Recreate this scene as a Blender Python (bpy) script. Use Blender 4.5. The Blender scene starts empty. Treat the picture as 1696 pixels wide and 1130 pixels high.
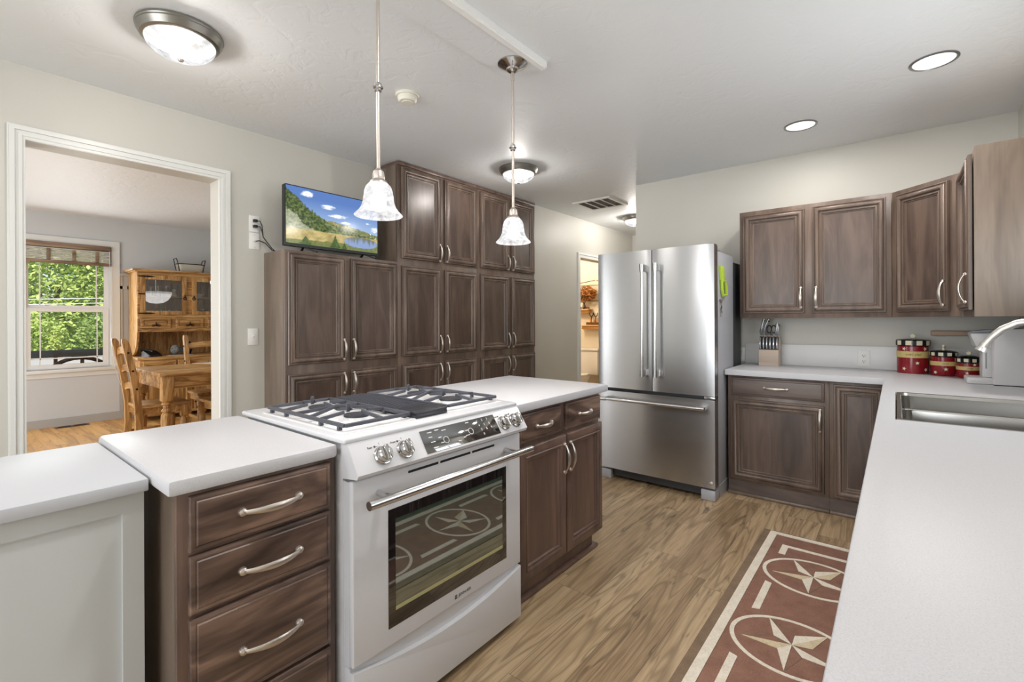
import bpy, bmesh, math, random
from mathutils import Matrix, Vector
random.seed(7)
D, C = bpy.data, bpy.context
scn = C.scene
COL = scn.collection
PI = math.pi

# ------------------------------------------------------------------ camera
F_PX, CXP, CYP, YAW, ROLL, CAM_H = 784.26, 848.0, 530.67, math.atan(636.32 / 784.26), math.radians(.26), 1.28
fwd = Vector((-math.sin(YAW), math.cos(YAW), 0))
r0 = Vector((math.cos(YAW), math.sin(YAW), 0))
u0 = Vector((0, 0, 1))
cr = r0 * math.cos(ROLL) - u0 * math.sin(ROLL)
cu = u0 * math.cos(ROLL) + r0 * math.sin(ROLL)
cd = D.cameras.new('camera')
cd.sensor_width = 36.0
cd.sensor_fit = 'HORIZONTAL'
cd.lens = F_PX / 1696 * 36
cd.shift_y = (CYP - 565.0) / 1696
cd.clip_start = .02
cam = D.objects.new('camera', cd)
COL.objects.link(cam)
m = Matrix((cr, cu, -fwd)).transposed().to_4x4()
m.translation = (0, 0, CAM_H)
cam.matrix_world = m
scn.camera = cam

# ------------------------------------------------------------------ light and exposure
scn.view_settings.view_transform = 'Standard'
scn.view_settings.look = 'None'
scn.view_settings.gamma = 1
scn.view_settings.use_curve_mapping = False
scn.view_settings.exposure = 0.12
w = D.worlds.new('sky')
scn.world = w
w.use_nodes = True
wn = w.node_tree.nodes
wl = w.node_tree.links
bg = wn['Background']
sky = wn.new('ShaderNodeTexSky')
sky.sky_type = 'NISHITA'
sky.sun_disc = False
sky.sun_elevation = math.radians(52)
sky.sun_rotation = math.radians(110)
wl.new(sky.outputs[0], bg.inputs[0])
bg.inputs[1].default_value = .16


def lamp(name, kind, loc, energy, color=(1, 1, 1), target=None, **kw):
    ld = D.lights.new(name, kind)
    ld.energy = energy
    ld.color = color
    for k, v in kw.items():
        setattr(ld, k, v)
    o = D.objects.new(name, ld)
    COL.objects.link(o)
    o.location = loc
    if target:
        o.rotation_euler = (Vector(target) - Vector(loc)).to_track_quat('-Z', 'Y').to_euler()
    return o


lamp('sun', 'SUN', (6, -3, 12), 5.0, (1, .96, .88), target=(-6, 1, 0), angle=.01)
# added fill, set at an unseen sink window and unseen rear patio door
lamp('added_sink_fill', 'AREA', (.655, 2.45, 1.62), 13, (.95, .98, 1), target=(-3, 2.3, 2.9), shape='RECTANGLE', size=.95, size_y=.8)
lamp('added_rear_fill', 'AREA', (-1.3, -3.05, 1.15), 88, (.95, .975, 1), target=(-1.35, 3, 2.9), shape='RECTANGLE', size=2.9, size_y=2.0)
lamp('dining_window_daylight', 'AREA', (-7.93, 1.1, 1.5), 14, (.95, .99, 1), target=(-4, 1.2, 1.2), shape='RECTANGLE', size=.75, size_y=1.2)
lamp('added_dining_fill', 'AREA', (-5.6, -1.95, 1.2), 92, (.97, .98, 1), target=(-5.8, 2, 1.3), shape='RECTANGLE', size=2.4, size_y=2.0)  # added fill, as from an unseen patio opening in the dining room


# ------------------------------------------------------------------ helpers
def S(r, g, b):
    f = lambda c: (c / 255 / 12.92) if c <= 10 else ((c / 255 + .055) / 1.055) ** 2.4
    return (f(r), f(g), f(b), 1)


W = {}          # world matrix each thing was authored in


class MB:
    def __init__(s, M=None):
        s.bm = bmesh.new()
        s.M = M or Matrix()

    def v(s, p):
        return s.bm.verts.new(s.M @ Vector(p))

    def face(s, vs):
        try:
            return s.bm.faces.new(vs)
        except ValueError:
            return None

    def box(s, x0, x1, y0, y1, z0, z1, bev=0, seg=2):
        x0, x1 = min(x0, x1), max(x0, x1)
        y0, y1 = min(y0, y1), max(y0, y1)
        z0, z1 = min(z0, z1), max(z0, z1)
        p = [s.v(q) for q in ((x0, y0, z0), (x1, y0, z0), (x1, y1, z0), (x0, y1, z0), (x0, y0, z1), (x1, y0, z1), (x1, y1, z1), (x0, y1, z1))]
        fs = [s.face([p[i] for i in q]) for q in ((0, 3, 2, 1), (4, 5, 6, 7), (0, 1, 5, 4), (1, 2, 6, 5), (2, 3, 7, 6), (3, 0, 4, 7))]
        if bev:
            es = list({e for f in fs for e in f.edges})
            bmesh.ops.bevel(s.bm, geom=es, offset=bev, offset_type='OFFSET', segments=seg, profile=.5, affect='EDGES')
        return s

    def fr(s, axis, d0, d1, a0, a1, z0, z1, wl, wr=None, wb=None, wt=None, bev=0):
        """rectangular frame of four pieces that meet without overlapping; axis 0: faces x, a = y; axis 1: faces y, a = x"""
        wr = wl if wr is None else wr
        wb = wl if wb is None else wb
        wt = wl if wt is None else wt
        for p0, p1, q0, q1 in ((a0, a0 + wl, z0, z1), (a1 - wr, a1, z0, z1), (a0 + wl, a1 - wr, z0, z0 + wb), (a0 + wl, a1 - wr, z1 - wt, z1)):
            if p1 - p0 > 1e-5 and q1 - q0 > 1e-5:
                if axis == 0:
                    s.box(d0, d1, p0, p1, q0, q1, bev)
                else:
                    s.box(p0, p1, d0, d1, q0, q1, bev)
        return s

    def bar(s, a, b, wx, wy=None, up=(0, 0, 1), bev=0):
        """rectangular bar from a to b; wx across, wy along 'up'"""
        wy = wy or wx
        a, b = Vector(a), Vector(b)
        d = (b - a)
        L = d.length
        z = d.normalized()
        y = Vector(up)
        if abs(y.dot(z)) > .98:
            y = Vector((0, 1, 0)) if abs(z.y) < .9 else Vector((1, 0, 0))
        x = y.cross(z).normalized()
        y = z.cross(x)
        T = Matrix((x, y, z)).transposed().to_4x4()
        T.translation = a
        o = s.M
        s.M = o @ T
        s.box(-wx / 2, wx / 2, -wy / 2, wy / 2, 0, L, bev)
        s.M = o
        return s

    def loft(s, loops, cap0=True, cap1=True, closed=True):
        vs = [[s.v(p) for p in lp] for lp in loops]
        n = len(loops[0])
        for a, b in zip(vs, vs[1:]):
            for i in range(n if closed else n - 1):
                j = (i + 1) % n
                s.face([a[i], a[j], b[j], b[i]])
        if cap0:
            s.face(list(reversed(vs[0])))
        if cap1:
            s.face(vs[-1])
        return s

    def lathe(s, prof, c=(0, 0, 0), n=32, cap0=True, cap1=True):
        loops = [[(c[0] + r * math.cos(2 * PI * i / n), c[1] + r * math.sin(2 * PI * i / n), c[2] + z) for i in range(n)] for r, z in prof]
        return s.loft(loops, cap0 and prof[0][0] > 1e-5, cap1 and prof[-1][0] > 1e-5)

    def cyl(s, a, b, r, r2=None, n=20):
        return s.tube([a, b], [r, r if r2 is None else r2], n)

    def tube(s, path, r, n=12, flat=None, cap=True):
        """round tube along path; r a number or list; flat=(dir, factor) squashes the section along dir"""
        P = [Vector(p) for p in path]
        R = [r] * len(P) if not isinstance(r, (list, tuple)) else r
        loops = []
        px = None
        for i, p in enumerate(P):
            t = (P[min(i + 1, len(P) - 1)] - P[max(i - 1, 0)]).normalized()
            if px is None:
                ref = Vector(flat[0]) if flat else (Vector((0, 0, 1)) if abs(t.z) < .9 else Vector((1, 0, 0)))
                px = (ref - t * ref.dot(t)).normalized()
            else:
                px = (px - t * px.dot(t)).normalized()
            py = t.cross(px)
            k = flat[1] if flat else 1
            loops.append([p + px * (R[i] * k * math.cos(2 * PI * j / n)) + py * (R[i] * math.sin(2 * PI * j / n)) for j in range(n)])
        return s.loft(loops, cap, cap)

    def prism(s, poly, h0, h1, bev=0):
        """poly in local xy extruded in local z"""
        a = [s.v((x, y, h0)) for x, y in poly]
        b = [s.v((x, y, h1)) for x, y in poly]
        n = len(poly)
        fs = [s.face(list(reversed(a))), s.face(b)]
        fs += [s.face([a[i], a[(i + 1) % n], b[(i + 1) % n], b[i]]) for i in range(n)]
        if bev:
            es = [e for e in fs[1].edges]
            bmesh.ops.bevel(s.bm, geom=es, offset=bev, offset_type='OFFSET', segments=2, profile=.5, affect='EDGES')
        return s

    def sphere(s, c, r, n=16, m=10, sz=(1, 1, 1)):
        return s.loft([[(c[0] + sz[0] * r * math.sin(PI * j / m) * math.cos(2 * PI * i / n), c[1] + sz[1] * r * math.sin(PI * j / m) * math.sin(2 * PI * i / n), c[2] - sz[2] * r * math.cos(PI * j / m)) for i in range(n)] for j in ([.02] + list(range(1, m)) + [m - .02])])

    def rings(s, u0, v0, u1, v1, prof, back=0.0, cap=True):
        """nested rectangles: a moulded cabinet door or drawer front. prof = [(inset, height)], local z is outward"""
        loops = [[(u0, v0, back), (u1, v0, back), (u1, v1, back), (u0, v1, back)]]
        for i, h in prof:
            loops.append([(u0 + i, v0 + i, h), (u1 - i, v0 + i, h), (u1 - i, v1 - i, h), (u0 + i, v1 - i, h)])
        return s.loft(loops, True, cap)

    def done(s, angle=28):
        bm = s.bm
        bmesh.ops.recalc_face_normals(bm, faces=bm.faces)
        th = math.radians(angle)
        for f in bm.faces:
            f.smooth = True
        for e in bm.edges:
            if len(e.link_faces) == 2:
                e.smooth = e.calc_face_angle(0) < th
        return bm


def obj(name, mb, mat, parent=None, label=None, angle=28):
    me = D.meshes.new(name)
    bm = mb.done(angle)
    if parent is not None:
        Wp = W[parent.name]
        bmesh.ops.transform(bm, matrix=Wp.inverted(), verts=bm.verts)
    bm.to_mesh(me)
    bm.free()
    me.materials.append(mat)
    o = D.objects.new(name, me)
    COL.objects.link(o)
    if parent is not None:
        o.parent = parent
        W[o.name] = W[parent.name]
    else:
        W[o.name] = Matrix()
    if label:
        o['label'] = label
    return o


def tag(o, label, cat, group=None):
    o['label'] = label
    o['category'] = cat
    if group:
        o['group'] = group
    return o


def thing(name, label, cat, loc=(0, 0, 0), group=None):
    o = D.objects.new(name, None)
    o.empty_display_size = .05
    COL.objects.link(o)
    o.location = loc
    W[o.name] = Matrix.Translation(loc)
    return tag(o, label, cat, group)


def single(name, mb, mat, label, cat, group=None, angle=28, loc=None):
    """a thing that is one mesh, its origin at loc"""
    if loc is not None:
        bmesh.ops.transform(mb.bm, matrix=Matrix.Translation(loc).inverted(), verts=mb.bm.verts)
    o = obj(name, mb, mat, angle=angle)
    if loc is not None:
        o.location = loc
        W[o.name] = Matrix.Translation(loc)
    return tag(o, label, cat, group)


def struct(name, mb, mat, parent=None, angle=28):
    o = obj(name, mb, mat, parent, angle=angle)
    o['kind'] = 'structure'
    return o


def dup(root, loc, rz=None, label=None, group=None):
    def cp(o, par):
        c = o.copy()
        COL.objects.link(c)
        if par is not None:
            c.parent = par
        for ch in [x for x in KIDS.get(o.name, [])]:
            cp(ch, c)
        return c
    KIDS = {}
    for x in D.objects:
        if x.parent:
            KIDS.setdefault(x.parent.name, []).append(x)
    r = cp(root, None)
    r.location = loc
    if rz is not None:
        r.rotation_euler = (0, 0, rz)
    if label:
        r['label'] = label
    if group:
        r['group'] = group
    return r


def frame(origin, u, n):
    """local x = u (right), y = up, z = n (outward)"""
    M = Matrix((Vector(u), Vector((0, 0, 1)), Vector(n))).transposed().to_4x4()
    M.translation = origin
    return M


def text_bm(bm, body, M, size):
    """lettering turned into mesh faces, placed by M, added to bm"""
    cu_ = D.curves.new('lettering', 'FONT')
    cu_.body = body
    cu_.size = size
    cu_.align_x = 'CENTER'
    cu_.align_y = 'CENTER'
    cu_.extrude = .0003
    o = D.objects.new('lettering', cu_)
    COL.objects.link(o)
    me = D.meshes.new_from_object(o.evaluated_get(C.evaluated_depsgraph_get()))
    me.transform(M)
    bm.from_mesh(me)
    D.objects.remove(o)
    D.curves.remove(cu_)
    D.meshes.remove(me)


def text(body, M, size, mat, parent, name='lettering'):
    b_ = MB()
    text_bm(b_.bm, body, M, size)
    return obj(name, b_, mat, parent)


# ------------------------------------------------------------------ materials
class NT:
    def __init__(s, name):
        s.m = D.materials.new(name)
        s.m.use_nodes = True
        s.t = s.m.node_tree
        s.b = s.t.nodes['Principled BSDF']

    def n(s, kind, **kw):
        nd = s.t.nodes.new(kind)
        for k, v in kw.items():
            setattr(nd, k, v)
        return nd

    def set(s, sock, val):
        if isinstance(val, bpy.types.NodeSocket):
            s.t.links.new(val, sock)
        else:
            sock.default_value = val

    def math(s, op, a, b=0.0, c=None, clamp=False):
        nd = s.n('ShaderNodeMath', operation=op, use_clamp=clamp)
        s.set(nd.inputs[0], a)
        s.set(nd.inputs[1], b)
        if c is not None:
            s.set(nd.inputs[2], c)
        return nd.outputs[0]

    def xyz(s, v):
        nd = s.n('ShaderNodeSeparateXYZ')
        s.set(nd.inputs[0], v)
        return nd.outputs

    def comb(s, x, y, z):
        nd = s.n('ShaderNodeCombineXYZ')
        for i, q in enumerate((x, y, z)):
            s.set(nd.inputs[i], q)
        return nd.outputs[0]

    def noise(s, v, scale=1.0, detail=2.0, rough=.5, dist=0.0):
        nd = s.n('ShaderNodeTexNoise')
        s.set(nd.inputs['Vector'], v)
        nd.inputs['Scale'].default_value = scale
        nd.inputs['Detail'].default_value = detail
        nd.inputs['Roughness'].default_value = rough
        nd.inputs['Distortion'].default_value = dist
        return nd.outputs[0]

    def ramp(s, fac, stops):
        nd = s.n('ShaderNodeValToRGB')
        s.set(nd.inputs[0], fac)
        el = nd.color_ramp.elements
        while len(el) < len(stops):
            el.new(.5)
        for e, (p, c) in zip(el, stops):
            e.position = p
            e.color = c if len(c) == 4 else (*c, 1)
        return nd.outputs[0]

    def mix(s, fac, a, b, blend='MIX'):
        nd = s.n('ShaderNodeMix', data_type='RGBA', blend_type=blend)
        s.set(nd.inputs[0], fac)
        s.set(nd.inputs[6], a)
        s.set(nd.inputs[7], b)
        return nd.outputs[2]

    def coord(s):
        return s.n('ShaderNodeTexCoord').outputs['Object']

    def rand(s):
        return s.n('ShaderNodeObjectInfo').outputs['Random']

    def bump(s, h, strength=.2, dist=.01):
        nd = s.n('ShaderNodeBump')
        nd.inputs['Strength'].default_value = strength
        nd.inputs['Distance'].default_value = dist
        s.set(nd.inputs['Height'], h)
        s.t.links.new(nd.outputs[0], s.b.inputs['Normal'])

    def base(s, c):
        s.set(s.b.inputs['Base Color'], c)
        return s

    def p(s, **kw):
        for k, v in kw.items():
            s.set(s.b.inputs[k.replace('_', ' ')], v)
        return s


def plain(name, rgb, rough=.5, metal=0.0, spec=.5, **kw):
    t = NT(name)
    t.base(S(*rgb)).p(Roughness=rough, Metallic=metal)
    t.b.inputs['Specular IOR Level'].default_value = spec
    t.p(**kw)
    return t.m


def rough_wall(name, rgb, scale=60, strength=.12, rough=.48, var=.03):
    t = NT(name)
    v = t.coord()
    n1 = t.noise(v, scale, 3, .55)
    n2 = t.noise(v, 1.3, 2)
    c = S(*rgb)
    t.base(t.ramp(n2, [(.3, tuple(x * (1 - var) for x in c[:3])), (.7, tuple(min(1, x * (1 + var)) for x in c[:3]))]))
    t.p(Roughness=rough)
    t.bump(n1, strength, .006)
    return t.m


def ceiling_mat():
    t = NT('ceiling_paint')
    v = t.coord()
    h = t.noise(v, 9, 4, .6, 1.2)
    h2 = t.math('SMOOTH_MIN', h, .5, .08)
    t.base(S(230, 233, 235)).p(Roughness=.55)
    t.bump(h2, .22, .03)
    return t.m


def cab_wood(name, dark, mid, light, axis=2, fig=1.0, rough=.36):
    """stained maple: long soft figure along one axis"""
    t = NT(name)
    x, y, z = t.xyz(t.coord())
    r = t.math('MULTIPLY', t.rand(), 31.7)
    a = [t.math('MULTIPLY', q, 5.0 if i != axis else .9) for i, q in enumerate((x, y, z))]
    a[(axis + 1) % 3] = t.math('ADD', a[(axis + 1) % 3], r)
    v = t.comb(*a)
    n1 = t.noise(v, 1.6, 3, .55, .9 * fig)
    fine = [t.math('MULTIPLY', q, 95.0 if i != axis else 4.0) for i, q in enumerate((x, y, z))]
    n2 = t.noise(t.comb(*fine), 1, 2, .6)
    f = t.math('ADD', t.math('MULTIPLY', n1, .82), t.math('MULTIPLY', n2, .18))
    t.base(t.ramp(f, [(.33, dark), (.5, mid), (.66, light)]))
    t.p(Roughness=rough)
    t.b.inputs['Coat Weight'].default_value = .25
    t.b.inputs['Coat Roughness'].default_value = .4
    return t.m


def pine(name, axis, dark=(146, 104, 56), mid=(192, 148, 92), light=(220, 182, 126)):
    t = NT(name)
    x, y, z = t.xyz(t.coord())
    a = [t.math('MULTIPLY', q, 9.0 if i != axis else 1.1) for i, q in enumerate((x, y, z))]
    n1 = t.noise(t.comb(*a), 1.5, 3, .55, 1.0)
    ring = t.math('ADD', t.math('MULTIPLY', t.math('SINE', t.math('MULTIPLY', n1, 42)), .5), .5)
    f = t.math('ADD', t.math('MULTIPLY', n1, .8), t.math('MULTIPLY', ring, .15))
    c = t.ramp(f, [(.35, S(*dark)), (.52, S(*mid)), (.72, S(*light))])
    k = t.n('ShaderNodeTexVoronoi')
    t.set(k.inputs['Vector'], t.coord())
    k.inputs['Scale'].default_value = 5.5
    knot = t.math('LESS_THAN', k.outputs['Distance'], .06)
    t.base(t.mix(t.math('MULTIPLY', knot, .75), c, S(70, 36, 14)))
    t.p(Roughness=.38)
    return t.m


def planks(name, width, length, axis, light, mid, dark, seam, rings=52.0):
    """plank floor running along 'axis' (0 x, 1 y)"""
    t = NT(name)
    X = t.xyz(t.coord())
    ax, ac = X[axis], X[1 - axis]
    i = t.math('FLOOR', t.math('DIVIDE', ac, width))
    wn_ = t.n('ShaderNodeTexWhiteNoise', noise_dimensions='1D')
    t.set(wn_.inputs['W'], i)
    al = t.math('ADD', t.math('DIVIDE', ax, length), t.math('MULTIPLY', wn_.outputs[0], 3.7))
    j = t.math('FLOOR', al)
    wr = t.n('ShaderNodeTexWhiteNoise', noise_dimensions='2D')
    t.set(wr.inputs['Vector'], t.comb(i, j, 0.0))
    r = wr.outputs[0]
    v = t.comb(t.math('ADD', t.math('MULTIPLY', ac, 6.0), t.math('MULTIPLY', r, 37)), t.math('ADD', t.math('MULTIPLY', ax, .55), t.math('MULTIPLY', r, 61)), t.math('MULTIPLY', r, 9))
    n1 = t.noise(v, 1.25, 2, .45, .75)
    ring = t.math('POWER', t.math('ADD', t.math('MULTIPLY', t.math('SINE', t.math('MULTIPLY', n1, rings)), .5), .5), 5.0)
    fine = t.noise(t.comb(t.math('MULTIPLY', ac, 120), t.math('MULTIPLY', ax, 5), r), 1, 2, .6)
    crack = t.noise(t.comb(t.math('ADD', t.math('MULTIPLY', ac, 14), t.math('MULTIPLY', r, 17)), t.math('MULTIPLY', ax, 2.2), r), 1, 3, .65, 1.3)
    ck = t.math('MULTIPLY', t.math('GREATER_THAN', crack, .63), .0)
    ck = t.ramp(crack, [(.61, (0, 0, 0)), (.69, (1, 1, 1))])
    f = t.math('ADD', t.math('MULTIPLY', n1, .46), t.math('ADD', t.math('MULTIPLY', fine, .40), t.math('MULTIPLY', r, .14)))
    c = t.ramp(f, [(.32, S(*dark)), (.5, S(*mid)), (.68, S(*light))])
    c = t.mix(t.math('MULTIPLY', ring, t.math('MULTIPLY', fine, 1.05)), c, S(*[int(q * .82) for q in dark]))
    c = t.mix(t.math('MULTIPLY', ck, .62), c, S(*[int(q * .58) for q in dark]))
    fa = t.math('FRACT', t.math('DIVIDE', ac, width))
    fb = t.math('FRACT', al)
    e1 = t.math('LESS_THAN', fa, .0022 / width)
    e2 = t.math('LESS_THAN', fb, .0022 / length)
    e = t.math('MAXIMUM', e1, e2)
    t.base(t.mix(t.math('MULTIPLY', e, seam), c, S(45, 35, 26)))
    t.p(Roughness=t.math('ADD', t.math('MULTIPLY', fine, .15), .36))
    t.bump(t.math('SUBTRACT', fine, t.math('MULTIPLY', ring, .4)), .08, .002)
    return t.m


def steel(name, rgb=(196, 196, 198), rough=.24, aniso=.7, axis=2):
    t = NT(name)
    x, y, z = t.xyz(t.coord())
    a = [t.math('MULTIPLY', q, 420.0 if i != axis else 1.0) for i, q in enumerate((x, y, z))]
    n1 = t.noise(t.comb(*a), 1, 2, .6)
    t.base(S(*rgb)).p(Metallic=1.0, Roughness=t.math('ADD', t.math('MULTIPLY', n1, .012), rough - .006))
    t.b.inputs['Anisotropic'].default_value = aniso
    t.b.inputs['Anisotropic Rotation'].default_value = .25
    tg = t.n('ShaderNodeTangent', direction_type='RADIAL', axis='XYZ'[axis])
    t.t.links.new(tg.outputs[0], t.b.inputs['Tangent'])
    return t.m


def lit_glass(name, lo, hi, scale=7, clear=.3, tint=(1, .99, .98)):
    """marbled glass round a lit bulb: gives off light and lets the bulb's light through"""
    t = NT(name)
    v = t.coord()
    n1 = t.noise(v, scale, 4, .6, 2.2)
    s_ = t.ramp(n1, [(.34, (lo, lo, lo * 1.03)), (.56, (hi, hi, hi))])
    em = t.n('ShaderNodeEmission')
    t.set(em.inputs[0], s_)
    em.inputs[1].default_value = 1
    tr = t.n('ShaderNodeBsdfTransparent')
    mx = t.n('ShaderNodeMixShader')
    mx.inputs[0].default_value = clear
    t.t.links.new(em.outputs[0], mx.inputs[1])
    t.t.links.new(tr.outputs[0], mx.inputs[2])
    gl = t.n('ShaderNodeBsdfGlossy')
    gl.inputs['Roughness'].default_value = .08
    m2 = t.n('ShaderNodeMixShader')
    m2.inputs[0].default_value = .06
    t.t.links.new(mx.outputs[0], m2.inputs[1])
    t.t.links.new(gl.outputs[0], m2.inputs[2])
    t.t.links.new(m2.outputs[0], t.t.nodes['Material Output'].inputs[0])
    return t.m


def pane_mat(name, gloss=.1, tint=(1, 1, 1, 1), rough=0.0):
    t = NT(name)
    tr = t.n('ShaderNodeBsdfTransparent')
    tr.inputs[0].default_value = tint
    gl = t.n('ShaderNodeBsdfGlossy')
    gl.inputs['Roughness'].default_value = rough
    fr = t.n('ShaderNodeFresnel')
    fr.inputs[0].default_value = 1.5
    mx = t.n('ShaderNodeMixShader')
    t.t.links.new(t.math('ADD', fr.outputs[0], gloss, clamp=True), mx.inputs[0])
    t.t.links.new(tr.outputs[0], mx.inputs[1])
    t.t.links.new(gl.outputs[0], mx.inputs[2])
    t.t.links.new(mx.outputs[0], t.t.nodes['Material Output'].inputs[0])
    return t.m


def emit(name, rgb, strength):
    t = NT(name)
    t.base((0, 0, 0, 1))
    t.b.inputs['Emission Color'].default_value = (*rgb, 1)
    t.b.inputs['Emission Strength'].default_value = strength
    return t.m


def leaf_mat(name, c1, c2):
    t = NT(name)
    n1 = t.noise(t.coord(), 1.7, 3, .6)
    t.base(t.ramp(n1, [(.35, S(*c1)), (.65, S(*c2))])).p(Roughness=.6)
    t.b.inputs['Subsurface Weight'].default_value = 0
    return t.m


M_WALL = rough_wall('wall_paint', (199, 197, 189), 70, .1)
M_DINE = rough_wall('dining_wall_paint', (203, 206, 207), 60, .06)
M_WAINS = plain('wainscot_paint', (176, 173, 168), .5)
M_BATH = rough_wall('bath_wall_paint', (226, 213, 190), 60, .08)
M_CEIL = ceiling_mat()
M_TRIM = plain('trim_paint', (222, 223, 220), .35)
M_FLOOR = planks('oak_plank_floor', .183, 1.22, 1, (200, 176, 142), (172, 147, 114), (130, 106, 78), .6, 58)
M_OAKF = planks('honey_oak_floor', .083, .9, 0, (226, 180, 112), (208, 158, 92), (184, 132, 70), .5, 18)
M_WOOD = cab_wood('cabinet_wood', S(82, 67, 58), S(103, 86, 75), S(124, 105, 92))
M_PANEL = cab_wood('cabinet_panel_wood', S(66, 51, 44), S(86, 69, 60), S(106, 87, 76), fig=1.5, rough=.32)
M_WOODH = cab_wood('cabinet_wood_across', S(60, 46, 40), S(98, 78, 68), S(142, 116, 100), axis=1, fig=2.6)
M_WOODI = cab_wood('island_cabinet_wood', S(72, 56, 49), S(98, 77, 67), S(116, 91, 79))
M_WOODX = cab_wood('cabinet_wood_sideways', S(77, 64, 58), S(96, 82, 76), S(114, 99, 90), axis=0)
M_WOODS = cab_wood('cabinet_side_wood', S(100, 86, 74), S(116, 101, 88), S(128, 112, 98), fig=1.4)
M_DARK = plain('dark_gap', (22, 19, 18), .8)
M_NICKEL = plain('satin_nickel', (212, 204, 196), .38, 1.0)
M_CHROME = plain('polished_nickel', (190, 188, 186), .13, 1.0)
M_STEEL = steel('stainless_door', (186, 187, 189), .27, .8)
M_STEELX = steel('stainless_bar', (214, 214, 214), .22, .3)
M_SINK = steel('sink_steel', (176, 174, 170), .26, .3, axis=0)
M_FRSIDE = plain('fridge_side_grey', (176, 178, 184), .34, .1)
M_FRDARK = plain('fridge_back_dark', (52, 54, 56), .5)
M_WHITE = plain('white_enamel', (209, 210, 214), .2)
M_WHITEP = plain('white_plastic', (232, 231, 228), .4)
M_BLACK = plain('black_plastic', (22, 22, 24), .35)
M_IRON = plain('cast_iron', (74, 76, 84), .42)
M_IRONB = plain('black_iron', (40, 42, 48), .4)
M_CABW = plain('white_cabinet_paint', (203, 207, 208), .4)
M_PINE_Z = pine('pine_upright', 2)
M_PINE_Y = pine('pine_across', 1)
M_PINE_X = pine('pine_deep', 0)
M_IRONH = plain('wrought_iron', (34, 28, 26), .5, .4)
M_GLASSW = pane_mat('window_glass', .01)
M_GLASSH = pane_mat('hutch_glass', .13)
t_ = NT('white_worktop')
_n = t_.noise(t_.coord(), 420, 2, .7)
t_.base(t_.ramp(_n, [(.3, S(185, 185, 188)), (.5, S(196, 196, 200)), (.75, S(201, 201, 205))])).p(Roughness=.4)
M_TOP = t_.m
M_TOPW = plain('white_laminate_top', (194, 197, 203), .48)

# ------------------------------------------------------------------ room shell
CE, XL, YB = 2.58, -3.425, 4.32
DX, DCE = -8.01, 2.63
struct('floor', MB().box(-3.5, .75, -3.3, 8.2, -.1, 0), M_FLOOR)
struct('floor_dining', MB().box(-8.15, -3.5, -2.2, 4.9, -.1, 0), M_OAKF)
struct('floor_bath', MB().box(-5.4, -3.5, 4.9, 7.2, -.1, 0), plain('bath_tile', (196, 182, 160), .4))
struct('ceiling', MB().box(-3.5, 2.5, -4.2, 8.2, CE, CE + .1), M_CEIL)  # overhang past the walls is added to keep the sun out
struct('ceiling_dining', MB().box(-8.9, -3.5, -2.9, 4.9, DCE, DCE + .1), M_CEIL)
struct('ceiling_bath', MB().box(-5.4, -3.28, 4.9, 6.99, 2.5, 2.56), M_CEIL)
b = MB()
b.box(XL - .145, XL, -3.3, .31, 0, 2.64).box(XL - .145, XL, 1.194, 4.4, 0, 2.64).box(XL - .145, XL, .31, 1.194, 2.207, 2.64)
struct('wall_left', b, M_WALL)
b = MB()
b.box(-3.29, -3.155, 4.245, 5.27, 0, CE).box(-3.29, -3.155, 6.1, 6.98, 0, CE).box(-3.29, -3.155, 5.27, 6.1, 2.085, CE).box(-3.425, -3.29, 4.245, 4.36, 0, CE)
struct('wall_hall', b, M_WALL)
struct('wall_hall_end', MB().box(-3.29, -1.8, 6.845, 6.98, 0, CE), M_WALL)
b = MB()
b.box(-1.955, .75, YB, YB + .13, 0, CE).box(-1.955, -1.82, YB + .13, 6.845, 0, CE)
struct('wall_back', b, M_WALL)
WY0, WY1, WZ0, WZ1 = 1.95, 2.95, 1.2, 2.05
b = MB()
b.box(.6, .75, -3.3, WY0, 0, CE).box(.6, .75, WY1, YB, 0, CE).box(.6, .75, WY0, WY1, 0, WZ0).box(.6, .75, WY0, WY1, WZ1, CE)
struct('wall_right', b, M_WALL)
b = MB()
b.box(-3.5, -2.85, -3.3, -3.15, 0, CE).box(.2, .75, -3.3, -3.15, 0, CE).box(-2.85, .2, -3.3, -3.15, 2.15, CE)
struct('wall_rear', b, M_WALL)
# window over the sink and patio door, both unseen, added to bring daylight in
b = MB()
b.fr(0, .67, .73, WY0, WY1, WZ0, WZ1, .04).box(.68, .72, 2.43, 2.47, WZ0 + .04, WZ1 - .04)
struct('window_added', b, M_TRIM)
b = MB()
b.fr(1, -3.24, -3.18, -2.85, .2, 0, 2.15, .06).box(-1.35, -1.29, -3.23, -3.19, .06, 2.09)
struct('door_added', b, M_TRIM)
# dining room
GY0, GY1, GZ0, GZ1 = .69, 1.515, .70, 2.265
b = MB()
b.box(DX - .14, DX, -2.2, GY0, 0, DCE).box(DX - .14, DX, GY1, 4.9, 0, DCE).box(DX - .14, DX, GY0, GY1, 0, GZ0).box(DX - .14, DX, GY0, GY1, GZ1, DCE)
struct('wall_dining_far', b, M_DINE)
struct('wall_dining_right', MB().box(-8.15, -3.57, 4.75, 4.9, 0, DCE), M_DINE)
b = MB()
b.box(-8.15, -7.0, -2.2, -2.05, 0, DCE).box(-4.2, -3.57, -2.2, -2.05, 0, DCE).box(-7.0, -4.2, -2.2, -2.05, 2.2, DCE)
struct('wall_dining_left', b, M_DINE)
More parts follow.
